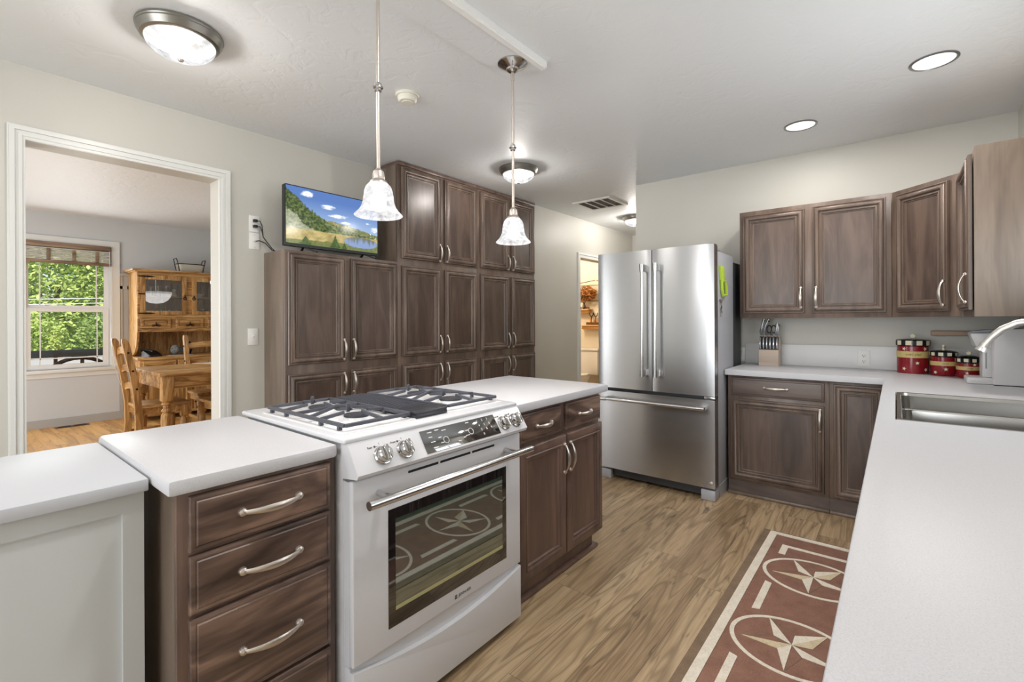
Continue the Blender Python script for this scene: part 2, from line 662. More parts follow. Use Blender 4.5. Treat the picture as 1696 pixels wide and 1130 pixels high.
# wall panelling below a ledge, right of the window
b = MB()
b.box(DX, DX + .008, 1.60, 3.4, .1, 1.9).box(DX, DX + .025, 1.60, 3.4, 1.895, 1.925)
for yy in (1.6, 1.68, 2.3, 2.9):
    b.box(DX, DX + .016, yy, yy + .03, .1, 1.9)
b.box(DX, DX + .016, 1.6, 3.4, 1.72, 1.76)
struct('trim_wainscot', b, M_WAINS)
b = MB()
b.box(DX, DX + .018, -2.05, 4.7, 0, .085).box(DX, DX + .011, -2.05, 4.7, .085, .1)
struct('baseboard_dining', b, M_WAINS)
# door casing of the opening to the dining room: outer band, bead, jamb
b = MB()
cw = .064
for x0, x1, i0, i1 in ((XL, XL + .014, 0, 1), (XL + .01, XL + .021, .10, .40), (XL + .01, XL + .018, .60, .82)):
    a0, a1 = cw * i0, cw * i1
    b.fr(0, x0, x1, .247 + a0, 1.262 - a0, -.001, 2.273 - a0, a1 - a0, wb=0, wt=a1 - a0)
b.box(XL - .004, XL + .0145, .3035, .3105, 0, 2.208).box(XL - .004, XL + .0145, 1.1935, 1.2, 0, 2.208).box(XL - .004, XL + .0145, .3105, 1.1935, 2.206, 2.2155)
struct('trim_1', b, M_TRIM)
# casing of the bathroom doorway
b = MB()
b.fr(0, -3.155, -3.14, 5.205, 6.165, -.001, 2.145, .065, wb=0, wt=.062)
b.fr(0, -3.142, -3.133, 5.21, 6.16, -.001, 2.14, .02, wb=0)
struct('trim_2', b, M_TRIM)
struct('baseboard_hall', MB().box(-3.155, -3.143, 4.25, 5.205, 0, .085), M_TRIM)
# bathroom
b = MB()
b.box(-5.35, -3.29, 6.985, 7.12, 0, 2.56)
struct('wall_bath_back', b, M_BATH)
struct('wall_bath_left', MB().box(-5.35, -5.25, 4.95, 7.0, 0, 2.56), M_BATH)
struct('wall_bath_front', MB().box(-5.35, -3.44, 4.9, 4.98, 0, 2.56), M_BATH)
# ceiling board with one moulded edge
b = MB().box(-1.583, -1.396, -2.4, 1.955, 2.556, CE)
struct('trim_3', b, M_CEIL)
b = MB().box(-1.396, -1.358, -2.4, 1.962, 2.549, CE).box(-1.390, -1.364, -2.4, 1.958, 2.543, 2.5495)
struct('trim_4', b, plain('bright_moulding', (246, 247, 246), .35))

# ------------------------------------------------------------------ window of the dining room
win = struct('window_1', MB(), M_TRIM)
b = MB()
cx0, cx1 = DX - .09, DX + .02
b.fr(0, DX, DX + .022, .60, 1.6, .701, 2.335, .09, .085, 0, .075)
b.box(DX, DX + .016, .6, 1.6, .60, .66).box(DX - .05, DX + .05, .585, 1.615, .66, .70, .004)
struct('window_casing', b, M_TRIM, win)
b = MB()
b.fr(0, cx0, DX - .02, GY0, GY1, .701, GZ1, .033, .024, .014, .04)
struct('window_frame', b, M_TRIM, win)
for (z0, z1, xx, st) in ((.715, 1.455, DX - .045, .045), (1.445, 2.23, DX - .075, .03)):
    b = MB()
    x0, x1 = xx, xx + .03
    b.fr(0, x0, x1, .724, 1.490, z0, z1, st, st + .01, .045, .045)
    f = struct('sash', b, M_WHITEP, win)
    b = MB()
    b.box(xx + .012, xx + .02, .845, .857, z0, z1).box(xx + .012, xx + .02, 1.37, 1.382, z0, z1)
    if z0 < 1:
        b.box(xx + .012, xx + .02, .722, 1.48, z0 + .115, z0 + .128)
    struct('muntin', b, M_WHITEP, f)
    struct('window_pane', MB().box(xx + .014, xx + .017, .73, 1.485, z0 + .01, z1 - .01), M_GLASSW, f)

# blind: rolled bamboo slats under a valance
t = thing('bamboo_blind', 'brown woven bamboo blind drawn up at the top of the dining window', 'blind', (DX + .03, 1.1, 2.25))
M_BAMB = cab_wood('bamboo', S(96, 74, 58), S(134, 110, 90), S(168, 146, 124), axis=1, fig=1.5, rough=.6)
M_SLAT = plain('blind_slat', (206, 202, 194), .5)
obj('valance', MB().box(DX + .002, DX + .05, .70, 1.505, 2.20, 2.262, .006), M_BAMB, t)
b = MB()
zz = 2.19
for k in range(9):
    b.box(DX + .006, DX + .042, .705, 1.50, zz - .013, zz - (.004 if k % 3 else .001))
    zz -= .0165
obj('slats', b, M_SLAT, t)
obj('bottom_rail', MB().box(DX + .004, DX + .046, .70, 1.505, 2.005, 2.042, .006), M_BAMB, t)
for yy in (.9, 1.13, 1.35):
    obj('tape', MB().box(DX + .043, DX + .052, yy, yy + .035, 2.045, 2.18, .004), M_BAMB, t)
obj('pull_cord', MB().tube([(DX + .05, 1.49, 2.2), (DX + .05, 1.5, 1.6), (DX + .05, 1.5, 1.05), (DX + .06, 1.53, .72), (DX + .05, 1.6, .45)], .003, 6), M_WHITEP, t)

# ------------------------------------------------------------------ outdoors
lawn = struct('ground_lawn', MB().box(-80, -10.65, -40, 60, -.3, -.1), leaf_mat('lawn_grass', (96, 128, 52), (142, 164, 78)))
struct('road_surface', MB().box(-25.5, -17, -40, 60, -.1, -.06), plain('pale_asphalt', (190, 186, 178), .9))
struct('deck_floor', MB().box(-10.6, -8.16, -3, 6, -.18, -.06), plain('deck_boards', (150, 132, 112), .7))
t = thing('deck_railing', 'dark deck railing with brown posts outside the dining window', 'railing', (-9.6, 1.2, -.06))
obj('top_rail', MB().box(-9.66, -9.56, -1.5, 4.5, .765, .87, .01), plain('rail_grey', (112, 108, 106), .6), t)
for yy in [-.9 + .294 * i for i in range(14)]:
    obj('post', MB().box(-9.63, -9.59, yy, yy + .04, -.06, .765), plain('post_brown', (120, 78, 58), .6), t)
t = thing('patio_chair', 'patio chair with arched dark back on the deck outside the window', 'chair', (-9.1, 1.4, -.06))
pts = [(-9.05, 1.36 + .42 * math.cos(a), .33 + .445 * math.sin(a)) for a in [PI * i / 20 for i in range(21)]]
obj('backrest', MB().tube(pts, .028, 10), M_BLACK, t)
obj('seat', MB().box(-9.45, -9.02, .93, 1.79, .3, .35, .015), M_BLACK, t)
for xx in (-9.42, -9.05):
    for yy in (.97, 1.75):
        obj('leg', MB().cyl((xx, yy, -.06), (xx, yy, .3), .016), M_BLACK, t)


def foliage(b, c, rad, n, size, rng):
    for _ in range(n):
        while True:
            p = Vector((rng.uniform(-1, 1), rng.uniform(-1, 1), rng.uniform(-1, 1)))
            if .35 < p.length < 1:
                break
        p = Vector((c[0] + p.x * rad[0], c[1] + p.y * rad[1], c[2] + p.z * rad[2]))
        a = Vector((rng.gauss(0, 1), rng.gauss(0, 1), rng.gauss(0, .6))).normalized()
        q = a.cross(Vector((rng.gauss(0, 1), rng.gauss(0, 1), rng.gauss(0, 1)))).normalized()
        s_ = size * rng.uniform(.6, 1.3)
        b.face([b.v(p - a * s_), b.v(p + q * s_ * .45), b.v(p + a * s_), b.v(p - q * s_ * .45)])


M_L = [leaf_mat('leaf_bright', (136, 166, 66), (204, 218, 128)), leaf_mat('leaf_mid', (108, 140, 66), (172, 192, 112)), leaf_mat('leaf_deep', (74, 108, 66), (134, 164, 108))]
M_BARK = plain('bark', (92, 74, 58), .9)
rng = random.Random(3)
trees = [('fir_tree', -34.5, 1.6, 3.4, (1.9, 2.2, 5.0), 2, 'tall deep green fir at the left of the view from the dining window'),
         ('maple_tree', -29.6, 3.7, 3.0, (1.7, 2.2, 3.6), 0, 'bright green leafy tree filling the middle of the window view'),
         ('cedar_tree', -34.5, 6.4, 3.8, (1.9, 2.1, 5.2), 2, 'dark cedar beyond the leafy trees at the right of the window view'),
         ('alder_tree', -29.8, 8.6, 3.0, (1.7, 2.2, 3.8), 1, 'mid green alder right of the bright leafy tree outside'),
         ('birch_tree', -40.0, 4.2, 4.4, (2.4, 4.2, 6.2), 1, 'tall pale tree standing furthest back beyond the road'),
         ('willow_tree', -34.5, 11.4, 3.0, (2, 2.3, 4.4), 0, 'loose light green tree past the right end of the deck railing')]
for nm, x, y, z, rad, k, lab in trees:
    t = thing(nm, lab, 'tree', (x, y, -.1), 'trees across the road')
    b = MB()
    foliage(b, (x, y, z), rad, 6500, .13, rng)
    obj('crown', b, M_L[k], t)
    obj('trunk', MB().cyl((x, y, -.15), (x, y, z), .18, .11), M_BARK, t)
for x, y, k, lab in ((-26.4, 2.4, 0, 'low sunny bush across the road, left of the other bush'), (-26.4, 5.0, 1, 'rounded grey-green bush across the road, right of the sunny one')):
    b = MB()
    foliage(b, (x, y, .75), (.85, 1.25, .95), 3800, .08, rng)
    b.cyl((x, y, -.12), (x, y, .5), .05)
    o = single('bush', b, M_L[k], lab, 'bush', 'bushes across the road', loc=(x, y, -.1))
for dz, lab in ((0, 'upper of two pale power lines crossing the window view'), (.17, 'lower of two pale power lines crossing the window view')):
    single('power_line', MB().tube([(-21.6, -6, 1.93 - dz), (-21.6, 2, 2.02 - dz), (-21.6, 4, 2.13 - dz), (-21.6, 14, 2.9 - dz)], .012, 6), M_WHITEP, lab, 'cable', 'power lines outside')

# ------------------------------------------------------------------ cabinet parts
PROF = [(0, .013), (.003, .019), (.008, .020), (.0105, .0155), (.0125, .0155), (.0145, .020), (.020, .0268), (.028, .0295), (.036, .0268), (.0405, .020), (.0425, .0125), (.0475, .0125), (.050, .0172), (.0535, .0185), (.057, .0172), (.0595, .0095), (.0625, .0095), (.0645, .0115), (.0665, .0115), (.069, .0072), (.073, .0065)]
PROF_I = [(0, .012), (.003, .018), (.009, .0215), (.038, .0225), (.040, .0205), (.042, .0205), (.046, .0255), (.051, .0235), (.054, .015), (.0575, .014), (.0605, .0165), (.064, .0155), (.068, .0078), (.072, .007)]
PROF_D = [(0, .011), (.002, .0145), (.006, .0165), (.011, .0168), (.0125, .0155), (.014, .0168), (.016, .019), (.019, .0195)]


def handle_mb(M, u, v, vert, L=.15):
    """bow pull: two round feet and a flattened bowed bar. M maps (u, up, out)"""
    T = M @ Matrix.Translation((u, v, 0))
    if vert:
        T = T @ Matrix.Rotation(PI / 2, 4, 'Z')
    b = MB(T)
    n = 14
    path, rad = [], []
    for i in range(n + 1):
        k = i / n
        s_ = math.sin(PI * k)
        path.append((L / 2 * (2 * k - 1) * .93, 0, .008 + .024 * s_ ** .75))
        rad.append(.0058 + .0042 * s_ ** 1.5)
    b.tube(path, rad, 10, flat=((0, 0, 1), .55))
    for q in (-1, 1):
        x = q * L / 2 * .93
        o = b.M
        b.M = o @ Matrix.Translation((x, 0, 0))
        b.lathe([(.0112, -.004), (.0112, .004), (.0095, .0085), (.0065, .0105), (.004, .0115), (.0035, .0145), (.001, .0152)], n=16)
        b.M = o
    return b


def add_door(root, M, u0_, v0_, u1_, v1_, mat, h=None, prof=PROF, name='cabinet_door', hz=.0205):
    d = obj(name, MB(M).rings(u0_, v0_, u1_, v1_, prof, back=.003, cap=False), mat, root, angle=40)
    i, h_ = prof[-1]
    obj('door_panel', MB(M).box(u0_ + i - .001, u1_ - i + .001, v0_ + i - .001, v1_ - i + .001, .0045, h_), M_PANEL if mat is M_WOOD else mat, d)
    if h:
        obj('handle', handle_mb(M @ Matrix.Translation((0, 0, hz)), h[0], h[1], h[2]), M_NICKEL, d)
    return d


# ------------------------------------------------------------------ wall of tall cabinets
XC = -3.12                                     # carcass front
MX = frame((XC, 0, 0), (0, 1, 0), (1, 0, 0))   # faces +x, u = y
GT = 'tall cabinets along the left wall'


def tall(name, label, y0, y1, top, rows, cols):
    t = thing(name, label, 'cabinet', ((XC + XL) / 2, (y0 + y1) / 2, 0), GT)
    b = MB()
    b.box(XL + .001, XC - .02, y0, y1, .0, top)
    obj('carcass', b, M_WOODS, t)
    b = MB()
    ym = (y0 + y1) / 2
    obj('face_frame', MB().box(XC - .02, XC, y0, y1, 0, top, .001), M_WOOD, t)
    for (z0, z1, hz) in rows:
        for k, (a, c) in enumerate(cols):
            inner = c - .017 if k == 0 else a + .017
            add_door(t, MX, a, z0, c, z1, M_WOOD, (inner, hz, True))
    return t


R1, R2 = (.13, .925, .832), (.988, 1.73, 1.075)
tlow = tall('pantry_cabinet', 'lower brown pantry cabinet under the television, two doors wide', 1.476, 2.382, 1.755, (R1, (.988, 1.74, 1.075)), ((1.492, 1.91), (1.954, 2.372)))
t2 = tall('tall_cabinet', 'brown cabinet reaching the ceiling, directly right of the television', 2.383, 3.314, 2.545, (R1, R2, (1.79, 2.53, 1.87)), ((2.418, 2.84), (2.89, 3.296)))
t3 = tall('tall_cabinet', 'brown cabinet reaching the ceiling, furthest along the wall beside the hallway', 3.315, 4.242, 2.545, (R1, R2, (1.79, 2.53, 1.87)), ((3.354, 3.778), (3.826, 4.228)))
for t, a, c in ((t2, 2.383, 3.314), (t3, 3.315, 4.242)):
    obj('crown_strip', MB().box(XL + .001, XC + .012, a, c, 2.545, 2.572, .003), M_WOODI, t)

# ------------------------------------------------------------------ television
XT = -3.21
t = thing('television', 'flat television showing a mountain lake, standing on the pantry cabinet', 'television', (XT - .02, 1.89, 1.755))
TY0, TY1, TZ0, TZ1 = 1.522, 2.262, 1.797, 2.216
obj('housing', MB().box(XT - .045, XT, TY0, TY1, TZ0, TZ1, .004), M_BLACK, t)


def _h(i, j):
    x = math.sin(i * 127.1 + j * 311.7) * 43758.5453
    return x - math.floor(x)


def vnoise(x, y):
    i, j = math.floor(x), math.floor(y)
    fx, fy = x - i, y - j
    fx, fy = fx * fx * (3 - 2 * fx), fy * fy * (3 - 2 * fy)
    return (_h(i, j) * (1 - fx) + _h(i + 1, j) * fx) * (1 - fy) + (_h(i, j + 1) * (1 - fx) + _h(i + 1, j + 1) * fx) * fy


def fbm(x, y, n=4):
    return sum(vnoise(x * 2 ** k, y * 2 ** k) * .5 ** k for k in range(n)) / sum(.5 ** k for k in range(n))


def lerp3(a, b, k):
    k = max(0, min(1, k))
    return [p + (q - p) * k for p, q in zip(a, b)]


def tv_colour(u, v):
    """the landscape on the screen, u right, v up"""
    ridge = .95 - .83 * u - .13 * math.sin(u * 4.2) + .05 * (fbm(u * 22, 3.1) - .5) + .04 * (vnoise(u * 70, 1) - .5)
    far = .50 - .22 * (u - .45) + .05 * (fbm(u * 14, 9.1) - .5)
    if u > .62:
        far = min(far, .46 - .3 * (u - .62) + .05 * (fbm(u * 20, 5.5) - .5))
    base = .27 + .02 * (fbm(u * 9, 2) - .5)
    if v > max(ridge, far if u > .40 else 0):
        c = lerp3([.62, .74, .90], [.30, .46, .76], (v - .3) / .55)
        for cx_, cy_, rx, ry in ((.42, .74, .085, .05), (.53, .60, .11, .045), (.2, .90, .07, .06), (.97, .46, .07, .06), (.62, .50, .06, .03), (.88, .56, .03, .02)):
            dd = ((u - cx_) / rx) ** 2 + ((v - cy_ - .12 * (u - cx_)) / ry) ** 2 + 1.5 * (fbm(u * 28, v * 34) - .5)
            c = lerp3(c, [.95, .96, .97], (1 - dd) * 1.3)
        return c
    n1, n2 = fbm(u * 60, v * 36), fbm(u * 16 + 7, v * 14)
    if v > base:
        if v < far and v > ridge and u > .40:
            c = lerp3([.40, .46, .24], [.70, .62, .36], n2 * 1.5 - .25)
            c = lerp3(c, [.92, .9, .86], (fbm(u * 34, v * 22 + 4) - .66) * 8)
            return lerp3(c, [.26, .34, .20], (n1 - .5) * 3)
        if v > ridge - .34 + .15 * (n2 - .5):
            c = lerp3([.16, .24, .11], [.46, .52, .26], (n1 - .28) * 2.2)
            return lerp3(c, [.74, .76, .66], (n2 - .62) * 1.6)
        c = lerp3([.34, .40, .22], [.68, .66, .44], (n1 - .25) * 1.8)
        return lerp3(c, [.85, .87, .86], .25 + .35 * (n2 - .3))
    sh = .012 * (fbm(u * 30, v * 30) - .5)
    for cx_, h, ww in ((.5, .21, .05), (.60, .10, .02), (.19, .13, .05)):
        if v < h + .03 and abs(u - cx_) < ww * max(.05, (h + .03 - v) / h) * (.6 + .8 * vnoise(v * 160, cx_)):
            return lerp3([.18, .28, .12], [.38, .48, .24], n1)
    if ((u - .80) / .2) ** 2 + ((v - .165 + sh) / .105) ** 2 < 1:
        return lerp3([.50, .60, .80], [.42, .44, .38], (v - .14) * 9 + 1.2 * (vnoise(u * 60, v * 10) - .5))
    if v < .07 + .07 * u + sh * 3:
        return lerp3([.34, .40, .20], [.56, .58, .32], n1)
    return lerp3([.60, .52, .28], [.84, .76, .46], n2 * 1.4 - .2 + .4 * (n1 - .5))


bm = bmesh.new()
lay = bm.verts.layers.float_color.new('picture')
nu, nv = 300, 170
grid = []
for j in range(nv + 1):
    row = []
    for i in range(nu + 1):
        u, v = i / nu, j / nv
        vert = bm.verts.new((XT + .0015, TY0 + .006 + u * (TY1 - TY0 - .012), TZ0 + .02 + v * (TZ1 - TZ0 - .026)))
        c = tv_colour(u, v)
        gl_ = sum(c) / 3
        c = [q * .84 + gl_ * .16 + .02 for q in c]
        vert[lay] = (*[max(0, q) ** 2.2 for q in c], 1)
        row.append(vert)
    grid.append(row)
for j in range(nv):
    for i in range(nu):
        bm.faces.new((grid[j][i], grid[j][i + 1], grid[j + 1][i + 1], grid[j + 1][i]))
mbs = MB()
mbs.bm.free()
mbs.bm = bm
tt = NT('screen_picture')
at = tt.n('ShaderNodeAttribute', attribute_name='picture')
tt.base(S(12, 12, 14)).p(Roughness=.12)
tt.t.links.new(at.outputs['Color'], tt.b.inputs['Emission Color'])
tt.b.inputs['Emission Strength'].default_value = 1.0
obj('screen', mbs, tt.m, t)
obj('bezel', MB().box(XT, XT + .004, TY0, TY1, TZ0, TZ0 + .02).box(XT, XT + .003, TY0, TY0 + .005, TZ0, TZ1).box(XT, XT + .003, TY1 - .005, TY1, TZ0, TZ1).box(XT, XT + .003, TY0, TY1, TZ1 - .005, TZ1), plain('bezel', (30, 36, 40), .3), t)
for yy in (1.66, 2.14):
    obj('foot', MB().bar((XT - .02, yy, TZ0 + .005), (XT + .08, yy + .045, 1.762), .014, .01).bar((XT - .02, yy, TZ0 + .005), (XT - .13, yy + .03, 1.762), .014, .01), M_BLACK, t)

# wall plates and switch on the left wall
def plate(label, y0, y1, z0, z1, cat='outlet', name='wall_plate', nubs=()):
    t = thing(name, label, cat, (XL, (y0 + y1) / 2, (z0 + z1) / 2))
    obj('cover', MB().box(XL, XL + .006, y0, y1, z0, z1, .002), M_WHITEP, t)
    return t


t = plate('white wall plate with two black plugs, upper of the pair by the television', 1.378, 1.446, 1.893, 2.005)
for zz in (1.97, 1.932):
    obj('plug', MB().box(XL + .005, XL + .03, 1.40, 1.425, zz - .009, zz + .009, .003), M_BLACK, t)
    obj('cord', MB().tube([(XL + .02, 1.42, zz), (XL + .035, 1.437, zz - .002), (XL + .04, 1.447, zz - .03), (XL + .04, 1.455, 1.86), (XL + .045, 1.51, 1.79), (XL + .06, 1.535, 1.763), (XL + .1, 1.57, 1.762)], .0035, 8), M_BLACK, t)
t = plate('white coaxial wall plate with one cable, lower of the pair by the television', 1.378, 1.446, 1.775, 1.888)
obj('jack', MB().cyl((XL + .005, 1.412, 1.83), (XL + .02, 1.412, 1.83), .006), M_NICKEL, t)
obj('cord', MB().tube([(XL + .015, 1.412, 1.83), (XL + .04, 1.43, 1.833), (XL + .04, 1.47, 1.82), (XL + .05, 1.51, 1.775), (XL + .06, 1.545, 1.762), (XL + .12, 1.56, 1.762)], .0035, 8), M_BLACK, t)
for zz in (1.79, 1.873):
    obj('screw', MB().cyl((XL + .005, 1.412, zz), (XL + .008, 1.412, zz), .004, n=10), M_NICKEL, t)
t = plate('white light switch on the wall between the doorway and pantry cabinet', 1.367, 1.434, 1.118, 1.232, 'switch', 'light_switch')
obj('toggle', MB().bar((XL + .004, 1.40, 1.175), (XL + .02, 1.40, 1.183), .009, .012), M_WHITEP, t)
for zz in (1.145, 1.205):
    obj('screw', MB().cyl((XL + .005, 1.40, zz), (XL + .0075, 1.40, zz), .003, n=10), M_WHITEP, t)

# ------------------------------------------------------------------ island: white cabinet at its end
t = thing('white_cabinet', 'white painted cabinet with recessed panel at the near end of the island', 'cabinet', (-1.7, -.1, 0))
MW = frame((-1.448, 0, 0), (0, 1, 0), (1, 0, 0))
obj('carcass', MB().box(-1.955, -1.468, -.75, .335, 0, .868), M_CABW, t)
b = MB()
b.box(-1.468, -1.448, .293, .335, 0, .868).box(-1.468, -1.448, -.75, .293, .818, .868).box(-1.468, -1.448, -.75, -.70, 0, .818).box(-1.468, -1.448, -.70, .293, 0, .1).box(-1.468, -1.457, -.70, .293, .1, .818)
obj('front_panel', b, M_CABW, t)
obj('top', MB().box(-1.975, -1.418, -.76, .338, .868, .898, .003), M_TOPW, t)

# ------------------------------------------------------------------ island: drawer cabinet, worktops, double cabinet
XI = -1.32
MI = frame((XI, 0, 0), (0, 1, 0), (1, 0, 0))
t = thing('drawer_cabinet', 'brown island cabinet with a stack of drawers, left of the stove', 'cabinet', (-1.63, .57, 0))
obj('carcass', MB().box(-1.95, XI - .018, .372, .772, 0, .874), M_WOODS, t)
obj('face_frame', MB().box(XI - .018, XI, .367, .772, 0, .874, .0015), M_WOODI, t)
for z0, z1, hz in ((.727, .862, .793), (.577, .718, .642), (.325, .566, .438), (.07, .315, .21)):
    d = obj('drawer', MB(MI).rings(.39, z0, .751, z1, PROF_D), M_WOODH, t)
    obj('handle', handle_mb(MI @ Matrix.Translation((0, 0, .0195)), .578, hz, False, .158), M_NICKEL, d)


def slab(mb, x0, x1, y0, y1, z0=.874, z1=.914, bev=.008):
    return mb.box(x0, x1, y0, y1, z0, z1, bev)


single('island_worktop', slab(MB(), -2.0, -1.292, .343, .768, bev=.011), M_TOP, 'white worktop of the island on the near side of the stove', 'worktop', loc=(-1.65, .56, .874))
single('island_worktop', slab(MB(), -2.0, -1.272, 1.585, 2.435, bev=.008), M_TOP, 'white worktop of the island on the far side of the stove, by the fridge', 'worktop', loc=(-1.63, 2.0, .874))

t = thing('double_cabinet', 'brown island cabinet with two drawers over two doors, right of the stove', 'cabinet', (-1.63, 2.0, 0))
obj('carcass', MB().box(-1.95, XI - .018, 1.60, 2.405, .095, .874), M_WOODI, t)
obj('face_frame', MB().box(XI - .018, XI, 1.60, 2.405, .08, .874, .0015), M_WOODI, t)
b = MB().box(-1.9, XI - .012, 1.60, 2.345, 0, .085)
obj('plinth', b, M_WOODI, t)
obj('shoe_moulding', MB().box(-1.9, XI + .008, 1.60, 2.385, 0, .022, .008), M_WOODI, t)
for a, c in ((1.66, 1.997), (2.043, 2.400)):
    d = obj('drawer', MB(MI).rings(a, .722, c, .855, PROF_D), M_WOODH, t)
    obj('handle', handle_mb(MI @ Matrix.Translation((0, 0, .0195)), (max(a, 1.685) + c) / 2, .787, False, .128), M_NICKEL, d)
add_door(t, MI, 1.652, .095, 2.038, .703, M_WOODI, (2.014, .585, True), PROF_I)
add_door(t, MI, 2.044, .095, 2.414, .703, M_WOODI, (2.070, .585, True), PROF_I)

# ------------------------------------------------------------------ gas range
t = thing('gas_range', 'white slide-in gas range with glass oven door in the island', 'stove', (-1.6, 1.175, 0))
RY0, RY1 = .776, 1.577
obj('body', MB().box(-1.96, -1.29, RY0 + .006, RY1 - .006, .02, .915).box(-1.29, -1.262, RY0 + .008, RY1 - .008, .05, .80), M_WHITE, t)
b = MB().box(-1.985, -1.258, RY0 - .008, RY1 + .006, .914, .931, .007, 3)
obj('cooktop', b, M_WHITE, t)
# slanted control panel (section in x-z extruded along y)
MP = Matrix(((1, 0, 0, 0), (0, 0, 1, 0), (0, 1, 0, 0), (0, 0, 0, 1)))
MB_sec = MB(MP)
MB_sec.prism([(-1.29, .916), (-1.262, .918), (-1.252, .91), (-1.2, .832), (-1.207, .82), (-1.29, .81)], RY0, RY1)
panel = obj('control_panel', MB_sec, M_WHITE, t)
# frame on the slanted face: origin bottom-left front, up the slope
pa, pb = Vector((-1.2, RY0, .832)), Vector((-1.252, RY0, .91))
vdir = (pb - pa).normalized()
udir = Vector((0, 1, 0))
ndir = udir.cross(vdir).normalized()
MC = Matrix((udir, vdir, ndir)).transposed().to_4x4()
MC.translation = pa
SL = (pb - pa).length
M_DISP = plain('display_glass', (26, 28, 30), .05, 0, .8, IOR=2.3)
M_MARK = plain('white_marking', (225, 225, 225), .5)
M_GREYMK = plain('grey_marking', (70, 70, 72), .5)
disp = obj('display', MB(MC).box(.262, .635, .007, SL - .006, 0, .003, .001), M_DISP, panel)
b = MB(MC)
digits = MB()
for r_ in range(4):
    for c_ in range(3):
        cxx, cyy = .535 + c_ * .028 + (3 - r_) * .004, .022 + r_ * .018
        text_bm(digits.bm, ('*7410852#963'[c_ * 4 + r_] if 0 else ['0741', ' 852', ' 963'][c_][r_]), MC @ Matrix.Translation((cxx, cyy, .0034)), .013)
obj('keypad_digits', digits, M_MARK, disp)
b.lathe([(.0125, .003), (.0125, .0036), (.0108, .0036), (.0108, .003)], (.487, .045, 0), 24, False, False)
b.lathe([(.0125, .003), (.0125, .0036), (.0108, .0036), (.0108, .003)], (.36, .038, 0), 24, False, False)
for (x, y, l) in ((.29, .075, .02), (.29, .058, .016), (.292, .04, .02), (.294, .02, .022), (.325, .078, .018), (.33, .05, .014), (.333, .03, .014), (.345, .015, .016), (.355, .072, .02), (.41, .02, .016), (.44, .028, .014), (.455, .032, .02), (.46, .05, .016), (.475, .078, .018)):
    b.box(x, x + l, y, y + .003, .003, .0034)
obj('legend', b, M_MARK, disp)
for k, (uu, lab) in enumerate(((.10, 'Rear'), (.185, 'Front'), (.675, 'Front'), (.745, 'Rear'))):
    T = MC @ Matrix.Translation((uu, SL * .45, 0))
    kb = MB(T)
    kb.lathe([(.030, 0), (.030, .004), (.0275, .008), (.0255, .0085), (.0245, .008)], n=32)
    kb.lathe([(.0245, .006), (.0235, .024), (.021, .028), (.0, .0285)], n=32)
    kb.box(-.0065, .0065, -.0235, .0235, .02, .037, .003)
    kn = obj('knob', kb, M_CHROME, panel)
    text(lab, MC @ Matrix.Translation((uu - .034, SL * .80, .0006)), .009, M_GREYMK, panel, 'legend')
    obj('burner_mark', MB(MC).lathe([(.0035, 0), (.0035, .0008)], (uu - .017, SL * .80, 0), 12).box(uu, uu + .001, SL * .83, SL * .9, 0, .0008).box(uu - .012, uu - .006, SL * .8 - .0005, SL * .8 + .0005, 0, .0008), M_GREYMK, panel)
# oven door
MD = frame((-1.262, 0, 0), (0, 1, 0), (1, 0, 0))
door = obj('oven_door', MB().box(-1.262, -1.238, RY0 + .004, RY1, .255, .806, .007, 3), M_WHITE, t)
b = MB()
for a, c in ((.985, 1.115), (1.125, 1.275), (1.285, 1.41)):
    b.box(-1.2385, -1.2372, a, c, .782, .790)
obj('vent_slot', b, M_DARK, door)
tt = NT('oven_glass_dark')
tt.base(S(14, 15, 19)).p(Roughness=.03)
tt.b.inputs['IOR'].default_value = 2.1
obj('window_border', MB().box(-1.2385, -1.2365, .905, 1.482, .312, .686, .001), tt.m, door)
tt = NT('oven_glass_green')
tt.base(S(44, 66, 56)).p(Roughness=.02)
tt.b.inputs['IOR'].default_value = 3.0
obj('window_glass', MB().box(-1.2365, -1.2358, .932, 1.456, .362, .652), tt.m, door)
obj('glass_strip', MB().box(-1.2358, -1.2355, .932, 1.456, .362, .374), plain('pale_gold', (170, 166, 120), .3), door)
b = MB()
xh = -1.166
b.cyl((xh, .788, .752), (xh, 1.56, .752), .0135, n=24)
bar = obj('handle_bar', b, M_STEELX, door)
for yy in (.87, 1.475):
    obj('handle_post', MB().cyl((-1.24, yy, .752), (xh, yy, .752), .0105, n=18), M_STEELX, bar)
text('JENN-AIR', MD @ Matrix.Translation((1.243, .281, .0245)), .0155, M_GREYMK, door, 'logo')
obj('logo_mark', MB().box(-1.238, -1.2374, 1.192, 1.2035, .274, .279).box(-1.238, -1.2374, 1.192, 1.2035, .2805, .2825).box(-1.238, -1.2374, 1.192, 1.2035, .284, .288), M_GREYMK, door)
# warming drawer with a hollow, curved top edge
n = 24
lo, hi, loB, hiB = [], [], [], []
for i in range(n + 1):
    k = i / n
    yy = RY0 + .004 + k * (RY1 - RY0 - .004)
    sag = .05 * (1 - (2 * k - 1) ** 2)
    hi.append((yy, .243 - sag))
poly = [(RY0 + .004, .03)] + [(RY1, .03)] + list(reversed(hi))
b = MB(MD)
b.prism(poly, -.02, .026, .004)
dr = obj('warming_drawer', b, M_WHITE, t)
poly2 = [(y, z + .0) for y, z in hi] + [(RY1, .25), (RY0 + .004, .25)]
obj('drawer_lip', MB(MD).prism(poly2, -.02, .008), M_WHITE, t)
